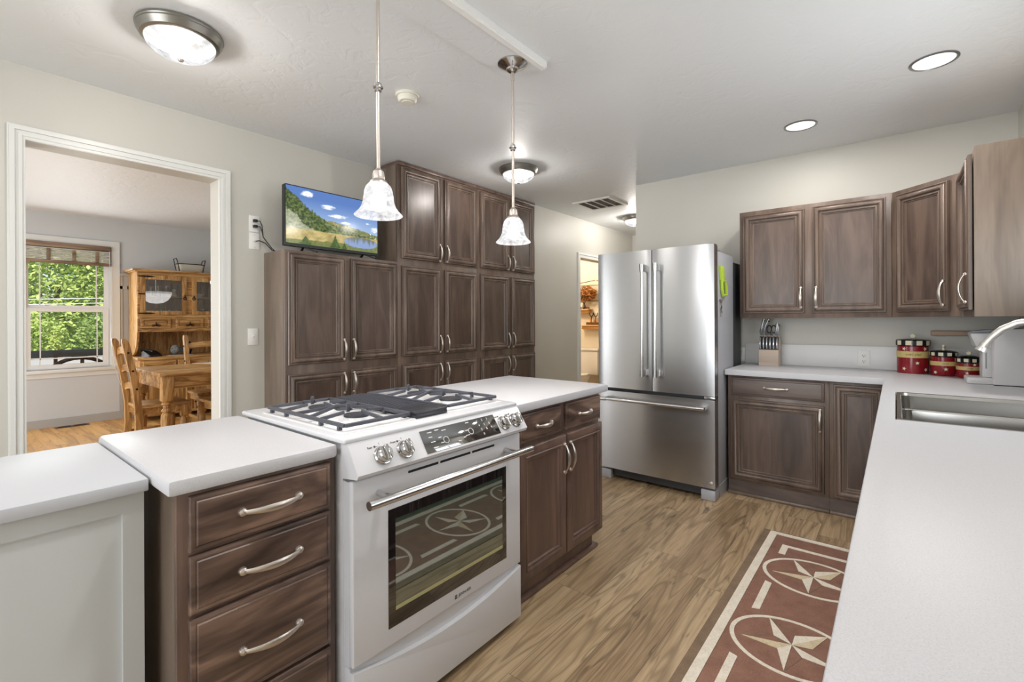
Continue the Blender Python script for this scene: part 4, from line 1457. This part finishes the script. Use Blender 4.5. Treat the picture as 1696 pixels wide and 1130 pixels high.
def dome(label, x, y, r, watts):
    t = thing('ceiling_light', label, 'ceiling light', (x, y, CE), 'nickel dome ceiling lights')
    obj('pan', MB().lathe([(r * .9, CE), (r, CE - .004), (r, CE - .012), (r * .985, CE - .016), (r * .985, CE - .022), (r * .90, CE - .046), (r * .83, CE - .052), (r * .80, CE - .052), (r * .80, CE - .03)], (x, y, 0), 48, True, True), M_PANM, t)
    n = 12
    prof = [(r * .815 * math.cos(PI / 2 * i / n), CE - .048 - .075 * math.sin(PI / 2 * i / n)) for i in range(n)] + [(.001, CE - .123)]
    g = obj('glass_bowl', MB().lathe(prof, (x, y, 0), 48, False, True), M_DOME, t)
    obj('finial', MB().lathe([(.012, CE - .12), (.013, CE - .125), (.009, CE - .133), (.001, CE - .135)], (x, y, 0), 16), M_NICKEL, t)
    lamp('dome_bulb', 'POINT', (x, y, CE - .085), watts, (1, .95, .9), shadow_soft_size=.04)
    return t


dome('nickel dome ceiling light nearest the dining doorway, largest in view', -2.485, .716, .166, 92)
dome('nickel dome ceiling light in front of the tall cabinets, behind the far pendant', -2.505, 3.185, .166, 105)
dome('dome light on the hallway ceiling, half hidden by the wall corner', -2.56, 5.62, .15, 190)


def pendant(label, x, y):
    t = thing('pendant_light', label, 'pendant light', (x, y, 2.556), 'bell pendants over the island')
    obj('canopy', MB().lathe([(.074, 2.556), (.074, 2.55), (.066, 2.545), (.05, 2.536), (.032, 2.528), (.03, 2.52), (.02, 2.512), (.008, 2.506)], (x, y, 0), 36), M_CHROME, t)
    obj('rod', MB().cyl((x, y, 2.51), (x, y, 1.835), .0068, n=14), M_NICKEL, t)
    obj('loop', MB().cyl((x, y, 2.51), (x, y, 2.47), .009, n=12), M_NICKEL, t)
    obj('collar', MB().lathe([(.008, 2.155), (.013, 2.15), (.0125, 2.144), (.018, 2.14), (.018, 2.135), (.0125, 2.131), (.013, 2.124), (.008, 2.12)], (x, y, 0), 18), M_CHROME, t)
    obj('socket_cup', MB().lathe([(.009, 1.84), (.012, 1.835), (.019, 1.828), (.022, 1.812), (.022, 1.80), (.03, 1.792), (.033, 1.785), (.033, 1.78)], (x, y, 0), 24), M_NICKEL, t)
    pr = [(.031, 1.787), (.036, 1.783), (.045, 1.772), (.051, 1.755), (.0535, 1.735), (.056, 1.716), (.062, 1.698), (.072, 1.683), (.084, 1.671), (.087, 1.667), (.085, 1.665), (.075, 1.674)]
    g = obj('glass_shade', MB().lathe(pr, (x, y, 0), 40, False, False), M_BELL, t)
    obj('bulb', MB().lathe([(.012, 1.78), (.014, 1.765), (.027, 1.735), (.03, 1.715), (.026, 1.695), (.013, 1.683), (.001, 1.681)], (x, y, 0), 24), M_BULB, t)
    lamp('pendant_bulb', 'POINT', (x, y, 1.722), 26, (1, .95, .9), shadow_soft_size=.012)
    return t


M_BULB = lit_glass('bulb_glow', 3.0, 3.4, 3, .55)
pendant('bell glass pendant nearest the camera, hanging over the stove', -1.475, 1.043)
pendant('bell glass pendant further away, hanging over the far worktop', -1.475, 1.831)

M_RIM = plain('recess_rim', (150, 150, 150), .3, .8)
M_LED = emit('led_disc', (1, .98, .95), 5)
M_CONE = emit('lit_baffle', (1, .99, .97), 1.15)
for x, y, watts, lab in ((.152, 3.2, 9, 'recessed ceiling light nearer the right wall, larger in view'), (-.495, 3.695, 6, 'recessed ceiling light nearer the fridge, smaller in view'),
                         (-.55, 1.1, 9, 'added recessed light over the aisle by the stove, out of view'), (-.55, -.7, 8, 'added recessed light behind the camera, above the aisle'), (-2.2, -.9, 12, 'added recessed light behind the camera, on the dining room side')):  # these three are unseen, added to brighten the floor and aisle
    t = thing('recessed_light', lab, 'recessed light', (x, y, CE), 'recessed lights')
    obj('rim', MB().lathe([(.098, CE), (.098, CE - .004), (.088, CE - .007), (.083, CE - .002), (.083, CE)], (x, y, 0), 40, False, False), M_RIM, t)
    obj('baffle', MB().lathe([(.084, CE - .003), (.06, CE - .0015)], (x, y, 0), 40, False, False), M_CONE, t)
    obj('diffuser', MB().lathe([(.061, CE - .0022), (.001, CE - .0022)], (x, y, 0), 40, False, True), M_LED, t)
    lamp('recessed_bulb', 'AREA', (x, y, CE - .012), watts, (1, .95, .9), target=(x, y, 0), shape='DISK', size=.15)
t = thing('smoke_detector', 'round white smoke detector on the ceiling between the pendants', 'smoke detector', (-2.18, 1.74, CE))
obj('base', MB().lathe([(.066, CE), (.068, CE - .006), (.064, CE - .012), (.056, CE - .014)], (-2.18, 1.74, 0), 36), plain('aged_white_plastic', (226, 224, 212), .45), t)
obj('cover', MB().lathe([(.055, CE - .012), (.054, CE - .03), (.046, CE - .042), (.03, CE - .044), (.028, CE - .047), (.001, CE - .048)], (-2.18, 1.74, 0), 36), plain('aged_white_cover', (230, 228, 216), .45), t)
t = thing('air_vent', 'ceiling air return grille with dark slots above the hallway entrance', 'air vent', (-2.555, 4.73, CE))
VX0, VX1, VY0, VY1 = -2.785, -2.33, 4.5, 4.945
b = MB()
for a in ((VX0, VX1, VY0, VY0 + .035), (VX0, VX1, VY1 - .035, VY1), (VX0, VX0 + .035, VY0 + .035, VY1 - .035), (VX1 - .035, VX1, VY0 + .035, VY1 - .035)):
    b.box(*a, CE - .014, CE)
obj('frame', b, M_TRIM, t)
obj('slots', MB().box(VX0 + .03, VX1 - .03, VY0 + .03, VY1 - .03, CE - .005, CE - .001), plain('vent_dark_brown', (62, 50, 38), .9), t)  # flat dark brown sheet behind the bars
for k in range(1, 4):
    x = VX0 + .035 + (VX1 - VX0 - .07) * k / 4
    obj('bar', MB().box(x - .004, x + .004, VY0 + .03, VY1 - .03, CE - .012, CE - .004), M_TRIM, t)

# ------------------------------------------------------------------ dining room furniture
HXF, HXL = -7.56, -7.46        # hutch upper front, lower front
t = thing('hutch', 'honey pine hutch with glass doors and iron hinges in the dining room', 'hutch', (-7.75, 2.27, 0))
HY0, HY1 = 1.69, 2.86
b = MB()
b.box(-7.98, HXL, HY0, HY1, .06, .79)
obj('lower_case', b, M_PINE_Y, t)
obj('worktop', MB().box(-7.98, HXL + .03, HY0 - .03, HY1 + .03, .79, .825, .006), M_PINE_Y, t)
MH = frame((HXL, 0, 0), (0, 1, 0), (1, 0, 0))
PROF_H = [(0, .014), (.004, .017), (.05, .017), (.056, .009), (.07, .009), (.085, .016), (.09, .016)]
for a, c in ((1.72, 2.26), (2.29, 2.83)):
    d = obj('door', MB(MH).rings(a, .1, c, .62, PROF_H), M_PINE_Z, t)
    obj('strap_hinge', MB(MH).box(a, a + .12, .18, .2, .017, .021).box(a, a + .12, .52, .54, .017, .021), M_IRONH, d)
for a, c in ((1.72, 2.08), (2.1, 2.45), (2.47, 2.83)):
    obj('drawer', MB(MH).rings(a, .64, c, .775, PROF_H[:5]), M_PINE_Y, t)
b = MB()
b.box(-7.975, HXF - .02, HY0, HY0 + .025, 1.15, 1.93).box(-7.975, HXF - .02, HY1 - .025, HY1, 1.15, 1.93)
for z0, z1 in ((1.15, 1.175), (1.33, 1.36), (1.905, 1.93)):
    b.box(-7.975, HXF - .02, HY0 + .025, HY1 - .025, z0, z1)
obj('upper_case', b, M_PINE_Z, t)
obj('back_panel', MB().box(-7.99, -7.975, HY0 + .001, HY1 - .001, .825, 1.93), M_PINE_Z, t)
obj('shelf', MB().box(-7.97, HXF - .05, HY0 + .02, HY1 - .02, 1.605, 1.625), M_PINE_Y, t)
MHU = frame((HXF - .02, 0, 0), (0, 1, 0), (1, 0, 0))
ps = MB(Matrix(((1, 0, 0, 0), (0, 0, 1, 0), (0, 1, 0, 0), (0, 0, 0, 1))))
b = MB()
b.fr(0, HXF - .02, HXF, HY0, HY1, 1.15, 1.939, .025, .05, .042, .052)
b.box(HXF - .02, HXF, 2.228, 2.295, 1.375, 1.887).box(HXF - .02, HXF, 1.715, 2.81, 1.335, 1.375)
b.box(HXF - .02, HXF, 2.05, 2.1, 1.192, 1.335).box(HXF - .02, HXF, 2.435, 2.485, 1.192, 1.335)
obj('face_frame', b, M_PINE_Y, t)
obj('cornice', MB().box(-7.99, HXF + .045, HY0 - .06, HY1 + .06, 1.94, 1.965, .006).box(-7.99, HXF + .02, HY0 - .03, HY1 + .03, 1.93, 1.941, .003), M_PINE_Y, t)
# scalloped brackets either side of the open bay
br = []
for k in range(9):
    a = k / 8
    br.append((-7.98 + .12 + .28 * (1 - (1 - a) ** 2) ** .5 * .98, .825 + .325 * a))
for y in (HY0, HY1 - .025):
    obj('side_bracket', MB(Matrix(((1, 0, 0, 0), (0, 0, 1, 0), (0, 1, 0, 0), (0, 0, 0, 1)))).prism([(-7.98, .825)] + br + [(-7.98, 1.15)], y, y + .025), M_PINE_Z, t)
for a, c, left in ((1.716, 2.228, True), (2.295, 2.808, False)):
    b = MB()
    b.fr(0, HXF, HXF + .018, a, c, 1.375, 1.89, .056, .05, .05, .055, .0015)
    d = obj('glass_door', b, M_PINE_Z, t)
    obj('pane', MB().box(HXF + .006, HXF + .009, a + .05, c - .045, 1.42, 1.84), M_GLASSH, d)
    hy = a if left else c
    s_ = 1 if left else -1
    for zz in (1.872, 1.392):
        P_ = [(hy - .02 * s_, zz - .007), (hy + .1 * s_, zz - .011), (hy + .17 * s_, zz), (hy + .1 * s_, zz + .011), (hy - .02 * s_, zz + .007)]
        obj('strap_hinge', MB(frame((HXF + .018, 0, 0), (0, 1, 0), (1, 0, 0))).prism(P_ if left else list(reversed(P_)), 0, .005), M_IRONH, d)
    obj('strap_hinge', MB().box(HXF + .018, HXF + .023, hy - .02 if left else hy - .05, hy + .05 if left else hy + .02, 1.635, 1.652), M_IRONH, d)
    ly = c - .02 if left else a + .02
    obj('latch', MB().tube([(HXF + .022, ly + .018 * math.cos(q), 1.595 + .018 * math.sin(q)) for q in [2 * PI * i / 10 for i in range(11)]], .005, 6).bar((HXF + .022, ly, 1.6), (HXF + .022, ly, 1.64), .012, .01), M_IRONH, d)
for a, c in ((1.72, 2.048), (2.103, 2.433), (2.487, 2.815)):
    d = obj('drawer', MB(MHU).rings(a, 1.195, c, 1.33, [(0, .03), (.004, .034), (.03, .034), (.034, .022), (.05, .03), (.06, .031)]), M_PINE_Y, t)
    ym = (a + c) / 2
    obj('drawer_pull', MB().tube([(HXF + .018, ym - .03 + .015 * math.cos(q), 1.232 + .012 * math.sin(q)) for q in [2 * PI * i / 8 for i in range(9)]], .004, 6).tube([(HXF + .018, ym + .03 + .015 * math.cos(q), 1.232 + .012 * math.sin(q)) for q in [2 * PI * i / 8 for i in range(9)]], .004, 6).bar((HXF + .016, ym, 1.225), (HXF + .016, ym, 1.275), .02, .008).bar((HXF + .016, ym - .02, 1.243), (HXF + .016, ym + .02, 1.243), .012, .008), M_IRONH, d)

# in and on the hutch
M_CLEAR = pane_mat('clear_glassware', .12, (.93, .95, .95, 1))
M_CHINA = plain('china_white', (228, 224, 216), .25)


def gl(name, label, cat, prof, x, y, z, mat, group=None):
    return single(name, MB().lathe([(r, z + h) for r, h in prof], (x, y, 0), 20, True, False), mat, label, cat, group, loc=(x, y, z))


GG = 'glassware in the hutch'
gl('drinking_glass', 'tall clear glass behind the left hutch door, upper shelf, leftmost', 'glass', [(.03, 0), (.034, .13)], -7.7, 1.86, 1.625, M_CLEAR, GG)
gl('drinking_glass', 'tall clear glass behind the left hutch door, upper shelf, second from left', 'glass', [(.03, 0), (.034, .14)], -7.72, 1.95, 1.625, M_CLEAR, GG)
gl('glass_vase', 'clear bulbous vase in the middle of the left door, upper shelf', 'vase', [(.03, 0), (.045, .05), (.03, .1), (.038, .15)], -7.72, 2.04, 1.625, M_CLEAR, GG)
t = thing('figurine', 'white china figurine on the upper shelf behind the left hutch door', 'figurine', (-7.68, 2.12, 1.625))
obj('body', MB().lathe([(.034, 1.625), (.036, 1.65), (.022, 1.68), (.012, 1.69)], (-7.68, 2.12, 0), 18), M_CHINA, t)
obj('head', MB().sphere((-7.68, 2.12, 1.707), .024), M_CHINA, t)
gl('green_bottle', 'green glass bottle on the lower shelf behind the left hutch door', 'bottle', [(.026, 0), (.028, .09), (.012, .12), (.013, .14)], -7.68, 1.97, 1.36, plain('green_glass', (92, 150, 96), .1), GG)
for k, (y, lab) in enumerate(((2.06, 'small white china piece at lower shelf, left of its twin'), (2.14, 'small white china piece at lower shelf, right of its twin'))):
    gl('china_ornament', lab, 'ornament', [(.025, 0), (.032, .03), (.015, .07), (.001, .085)], -7.66, y, 1.36, M_CHINA, 'china ornaments in the hutch')
gl('gravy_dish', 'white dish on the upper shelf behind the right hutch door', 'dish', [(.03, 0), (.06, .035), (.065, .05)], -7.68, 2.42, 1.625, M_CHINA)
gl('glass_jar', 'clear round glass jar on the lower shelf behind the right hutch door', 'jar', [(.03, 0), (.05, .04), (.042, .085), (.02, .1), (.03, .125)], -7.66, 2.46, 1.36, M_CLEAR, GG)
gl('pink_vase', 'tall pinkish vase on the upper shelf behind the right hutch door', 'vase', [(.025, 0), (.03, .06), (.016, .12), (.028, .17)], -7.74, 2.48, 1.625, plain('pink_glass', (150, 110, 112), .2))
single('white_card', MB().box(-7.61, -7.606, 2.375, 2.415, 1.362, 1.43), M_CHINA, 'small white card standing behind the right hutch door', 'card', loc=(-7.608, 2.395, 1.362))

t = thing('telephone', 'black desk telephone on the hutch shelf', 'telephone', (-7.6, 1.85, .826))
obj('base', MB(Matrix.Translation((-7.59, 1.845, .826)) @ Matrix.Rotation(.35, 4, 'Z')).loft([rrect(-.09, .09, -.085, .085, .02, 0), rrect(-.085, .085, -.08, .08, .02, .025), rrect(-.09, -.02, -.08, .08, .02, .075)]), M_BLACK, t)
obj('handset', MB().tube([(-7.64, 1.735, .905), (-7.64, 1.76, .917), (-7.62, 1.83, .905), (-7.6, 1.86, .888)], [.02, .015, .015, .02], 10), M_BLACK, t)
obj('keypad', MB().box(-7.58, -7.53, 1.79, 1.85, .86, .866, .002), plain('phone_grey', (150, 156, 160), .4), t)
t = thing('fish_ornament', 'grey mottled fish ornament on the hutch shelf right of the telephone', 'ornament', (-7.68, 2.14, .826))
obj('body', MB().sphere((-7.68, 2.13, .90), .055, 16, 10, (.7, 1, 1.15)), rug_mat('mottled_grey', (70, 72, 74), (168, 172, 170), 40), t)
obj('tail', MB().prism([(-7.71, 2.17), (-7.66, 2.17), (-7.64, 2.24), (-7.73, 2.24)], .86, .93), M_FRDARK, t)
gl('dark_figurine', 'dark blue-black ornament standing behind the far dining chair', 'ornament', [(.03, 0), (.045, .06), (.03, .1), (.034, .15), (.02, .18)], -7.82, 2.33, .826, plain('dark_blue_glaze', (40, 44, 62), .3))
single('magazine', MB().box(-7.6, -7.44, 2.0, 2.28, .826, .836, .002), plain('paper_cover', (170, 166, 156), .5), 'flat magazine lying on the hutch worktop', 'magazine', loc=(-7.52, 2.14, .826))

t = thing('wire_basket', 'dark wire basket with cloth lining on top of the hutch', 'basket', (-7.72, 2.32, 1.965))
lo_ = [rrect(-7.80, -7.64, 2.185, 2.455, .03, 1.966), rrect(-7.82, -7.62, 2.165, 2.475, .03, 2.075)]
obj('lining', MB().loft(lo_, True, False), plain('linen', (196, 192, 180), .9), t)
rim_ = rrect(-7.825, -7.615, 2.16, 2.48, .03, 2.08)
b = MB().tube([Vector(p) for p in rim_ + rim_[:1]], .006, 6)
rb = rrect(-7.80, -7.64, 2.183, 2.457, .03, 1.972)
b.tube([Vector(p) for p in rb + rb[:1]], .005, 6)
obj('frame', b, M_IRONH, t)
for y in (2.16, 2.48):
    s_ = -1 if y < 2.3 else 1
    obj('handle', MB().tube([(-7.66, y - s_ * .02, 1.97), (-7.65, y, 2.08), (-7.66, y + s_ * .015, 2.15), (-7.78, y + s_ * .015, 2.15), (-7.79, y, 2.08), (-7.78, y - s_ * .02, 1.97)], .0055, 6), M_IRONH, t)

# dining table
TX0, TX1, TY0_, TY1_, TZ = -6.55, -5.52, 1.405, 2.95, .78
t = thing('dining_table', 'honey pine dining table with turned legs', 'table', (-6.03, 2.18, 0))
obj('tabletop', MB().box(TX0, TX1, TY0_, TY1_, TZ - .035, TZ, .005), M_PINE_Y, t)
b = MB()
b.box(TX0 + .06, TX1 - .045, TY0_ + .045, TY0_ + .07, TZ - .165, TZ - .035).box(TX0 + .06, TX1 - .045, TY1_ - .07, TY1_ - .045, TZ - .165, TZ - .035)
b.box(TX1 - .065, TX1 - .04, TY0_ + .045, TY1_ - .045, TZ - .165, TZ - .035).box(TX0 + .04, TX0 + .065, TY0_ + .045, TY1_ - .045, TZ - .165, TZ - .035)
obj('apron', b, M_PINE_Y, t)
for x in (TX0 + .075, TX1 - .07):
    for y in (TY0_ + .075, TY1_ - .075):
        b = MB().box(x - .05, x + .05, y - .05, y + .05, .5, TZ - .035, .006)
        b.lathe([(.05, .5), (.035, .485), (.046, .47), (.03, .455), (.034, .44), (.028, .43), (.046, .41), (.046, .40), (.034, .385)], (x, y, 0), 24)
        b.lathe([(.034, .386), (.05, .36), (.052, .3), (.046, .1), (.038, .02), (.036, 0)], (x, y, 0), 24)
        obj('leg', b, M_PINE_Z, t)
single('white_paper', MB().prism([(-6.55, 1.99), (-6.3, 2.12), (-6.38, 2.5), (-6.66 + .13, 2.4)], TZ, TZ + .002), M_WHITEP, 'white papers lying on the dining table', 'paper', loc=(-6.45, 2.2, TZ))


def chair():
    """facing +y at the origin"""
    t = thing('dining_chair', '', 'chair', (0, 0, 0), 'ladder-back pine chairs')
    sz = .45
    obj('seat', MB().prism([(-.21, -.2), (.21, -.2), (.235, .24), (-.235, .24)], sz - .028, sz, .006), M_PINE_Y, t)
    obj('seat_rail', MB().box(-.19, .19, -.19, .20, sz - .1, sz - .028), M_PINE_X, t)
    for s_ in (-1, 1):
        p = [(s_ * .195, -.215, 0), (s_ * .195, -.195, .25), (s_ * .195, -.2, .46), (s_ * .195, -.235, .75), (s_ * .195, -.30, 1.08), (s_ * .195, -.312, 1.115)]
        b = MB()
        loops = []
        for i, (x, y, z) in enumerate(p):
            w_, d_ = (.022, .028) if i < 5 else (.018, .016)
            loops.append([(x - w_, y - d_, z), (x + w_, y - d_, z), (x + w_, y + d_, z), (x - w_, y + d_, z)])
        obj('back_post', b.loft(loops), M_PINE_Z, t)
        b = MB().box(s_ * .19 - .03, s_ * .19 + .03, .155, .215, .30, sz - .028, .004)
        b.lathe([(.03, .30), (.022, .285), (.03, .27), (.031, .2), (.024, .0)], (s_ * .19, .185, 0), 18)
        obj('front_leg', b, M_PINE_Z, t)
        obj('stretcher', MB().bar((s_ * .19, -.19, .15), (s_ * .19, .18, .15), .022, .03), M_PINE_X, t)
        for z, y in ((.98, -.30), (.8, -.265), (.62, -.235)):
            obj('peg', MB().cyl((s_ * .217, y + .02, z), (s_ * .224, y + .02, z), .010, n=10), M_IRONH, t)
    for z, y in ((.96, -.278), (.78, -.243), (.60, -.216)):
        n = 10
        top_, bot = [], []
        for i in range(n + 1):
            x = -.178 + .356 * i / n
            k = 1 - (x / .178) ** 2
            top_.append((x, z + .045 + .03 * k))
            bot.append((x, z - .02 + .028 * k))
        M_ = Matrix(((1, 0, 0, 0), (0, 0, 1, y), (0, 1, 0, 0), (0, 0, 0, 1)))
        obj('ladder_slat', MB(M_).prism(bot + list(reversed(top_)), -.009, .009), M_PINE_X, t)
    return t


c0 = chair()
c0['label'] = 'pine ladder-back chair at the near left end of the dining table'
c0.location = (-6.0, 1.50, 0)
dup(c0, (-6.50, 2.19, 0), -PI / 2, 'pine ladder-back chair on the far side of the table, its back to the hutch')
dup(c0, (-5.70, 2.07, 0), PI / 2, 'pine chair pushed in at the doorway side of the table, only its seat showing')

t = thing('dining_pendant', 'white glass bowl lamp hanging over the dining table', 'pendant light', (-6.1, 2.25, DCE))
obj('bowl', MB().lathe([(.2, 1.72), (.19, 1.68), (.15, 1.62), (.09, 1.58), (.001, 1.565)], (-6.1, 2.25, 0), 36, False, True), emit('dining_bowl_glow', (1, .97, .93), 2.2), t)
obj('rim', MB().lathe([(.205, 1.72), (.205, 1.75), (.195, 1.75), (.195, 1.72)], (-6.1, 2.25, 0), 36, False, False), emit('dining_rim_glow', (1, .97, .93), 1.2), t)
obj('stem', MB().cyl((-6.1, 2.25, 1.74), (-6.1, 2.25, DCE), .012), M_NICKEL, t)
t = thing('floor_register', 'dark metal floor vent by the dining window baseboard', 'floor vent', (-7.89, 1.12, 0))
obj('frame', MB().box(-7.95, -7.83, .96, 1.27, 0, .004, .001), plain('register_brown', (92, 70, 46), .5), t)
obj('slots', MB().box(-7.935, -7.845, .985, 1.10, .003, .0048).box(-7.935, -7.845, 1.125, 1.245, .003, .0048), M_DARK, t)

# ------------------------------------------------------------------ bathroom seen past the fridge
M_PORC = plain('porcelain', (236, 230, 222), .15)
t = thing('toilet', 'white toilet in the bathroom beyond the fridge', 'toilet', (-3.9, 6.6, 0))
tx = -3.99
obj('tank', MB().box(tx - .25, tx + .25, 6.80, 6.975, .38, .775, .02, 3), M_PORC, t)
obj('tank_lid', MB().box(tx - .265, tx + .265, 6.785, 6.98, .775, .81, .012, 3), M_PORC, t)
obj('flush_lever', MB().cyl((tx - .16, 6.80, .725), (tx - .16, 6.785, .725), .016).bar((tx - .16, 6.78, .725), (tx - .09, 6.775, .715), .012), M_BLACK, t)
lo_ = []
for z, rx, ry, cyy in ((.0, .12, .2, 6.62), (.1, .11, .19, 6.62), (.22, .13, .22, 6.58), (.34, .185, .28, 6.54), (.385, .19, .29, 6.53)):
    lo_.append([(tx + rx * math.cos(2 * PI * i / 28), cyy + ry * math.sin(2 * PI * i / 28), z) for i in range(28)])
obj('bowl', MB().loft(lo_), M_PORC, t)
obj('seat', MB().loft([[(tx + .19 * k * math.cos(2 * PI * i / 28), 6.52 + .255 * k * math.sin(2 * PI * i / 28), z) for i in range(28)] for k, z in ((1, .386), (1.02, .395), (1.0, .415), (.9, .424))]), M_PORC, t)
M_SHELF = pine('honey_shelf', 0, (206, 152, 84), (224, 172, 104), (236, 190, 128))
for x0, x1, zt, lab in ((-4.55, -3.925, 1.46, 'upper left honey wood shelf on the bathroom wall'), (-4.12, -3.55, 1.198, 'lower right honey wood shelf on the bathroom wall, above the toilet')):
    t = thing('wall_shelf', lab, 'shelf', (x0, 6.93, zt - .07), 'bathroom shelves')
    obj('board', MB().box(x0, x1, 6.84, 6.984, zt - .018, zt, .003), M_SHELF, t)
    obj('moulding', MB().box(x0 + .03, x1 - .03, 6.88, 6.984, zt - .072, zt - .018, .014, 3), M_SHELF, t)
t = thing('wall_picture', 'wide pale picture hung by a wire above the bathroom shelves', 'picture', (-4.1, 6.97, 1.6))
obj('panel', MB().box(-4.6, -3.72, 6.965, 6.984, 1.6, 1.855), plain('pale_canvas', (214, 196, 166), .7), t)
obj('frame', MB().box(-4.61, -3.71, 6.958, 6.984, 1.853, 1.862).box(-4.61, -3.71, 6.958, 6.984, 1.593, 1.602), plain('frame_brown', (120, 92, 66), .5), t)
obj('wire', MB().tube([(-4.45, 6.975, 1.862), (-3.86, 6.98, 1.945), (-3.72, 6.975, 1.862)], .004, 6), M_IRONH, t)
obj('star_hook', MB(frame((-3.865, 6.984, 1.945), (1, 0, 0), (0, -1, 0))).prism(star_poly(.028), 0, .008), M_CREAM, t)
t = thing('dried_flowers', 'rust brown dried leaves in a dark vase on the upper bathroom shelf', 'flowers', (-4.05, 6.9, 1.46))
obj('vase', MB().lathe([(.025, 1.46), (.034, 1.49), (.02, 1.53), (.016, 1.56), (.024, 1.575)], (-4.05, 6.905, 0), 18), plain('dark_vase', (70, 52, 40), .35), t)
b = MB()
foliage(b, (-4.0, 6.88, 1.72), (.2, .08, .13), 420, .03, rng)
o = obj('leaves', b, leaf_mat('dried_leaf', (124, 70, 24), (204, 136, 62)), t)
M_BLK = pine('block_brown', 0, (92, 52, 26), (118, 70, 38), (134, 84, 50))
for k, x in enumerate((-4.2, -4.115, -3.965)):
    single('brown_block', MB().box(x - .028, x + .028, 6.86, 6.89, 1.46, 1.495, .003), M_BLK, ['small brown block on the upper bathroom shelf, at the door edge', 'small brown block on the upper bathroom shelf, just left of the vase', 'small brown block on the upper bathroom shelf, just right of the vase'][k], 'block', 'small brown blocks', loc=(x, 6.875, 1.46))
t = thing('candle_sleigh', 'brown ornament with orange candles on the lower bathroom shelf', 'ornament', (-3.85, 6.91, 1.198))
obj('base', MB().box(-4.0, -3.68, 6.88, 6.94, 1.198, 1.24, .004), M_BLK, t)
for k in range(4):
    x = -3.93 + k * .06
    obj('candle', MB().lathe([(.012, 1.24), (.014, 1.27), (.008, 1.3), (.001, 1.315)], (x, 6.91, 0), 12), plain('orange_wax', (222, 150, 60), .5), t)
for k, x in enumerate((-3.92, -3.84)):
    obj('antler', MB().tube([(x, 6.92, 1.24), (x, 6.92, 1.32), (x - .03, 6.92, 1.37), (x - .045, 6.92, 1.4)], .007, 6).tube([(x, 6.92, 1.33), (x + .03, 6.92, 1.36), (x + .035, 6.92, 1.4)], .007, 6), M_IRONH, t)
lamp('bath_bulb', 'POINT', (-4.3, 6.0, 2.3), 46, (1, .85, .66), shadow_soft_size=.12)
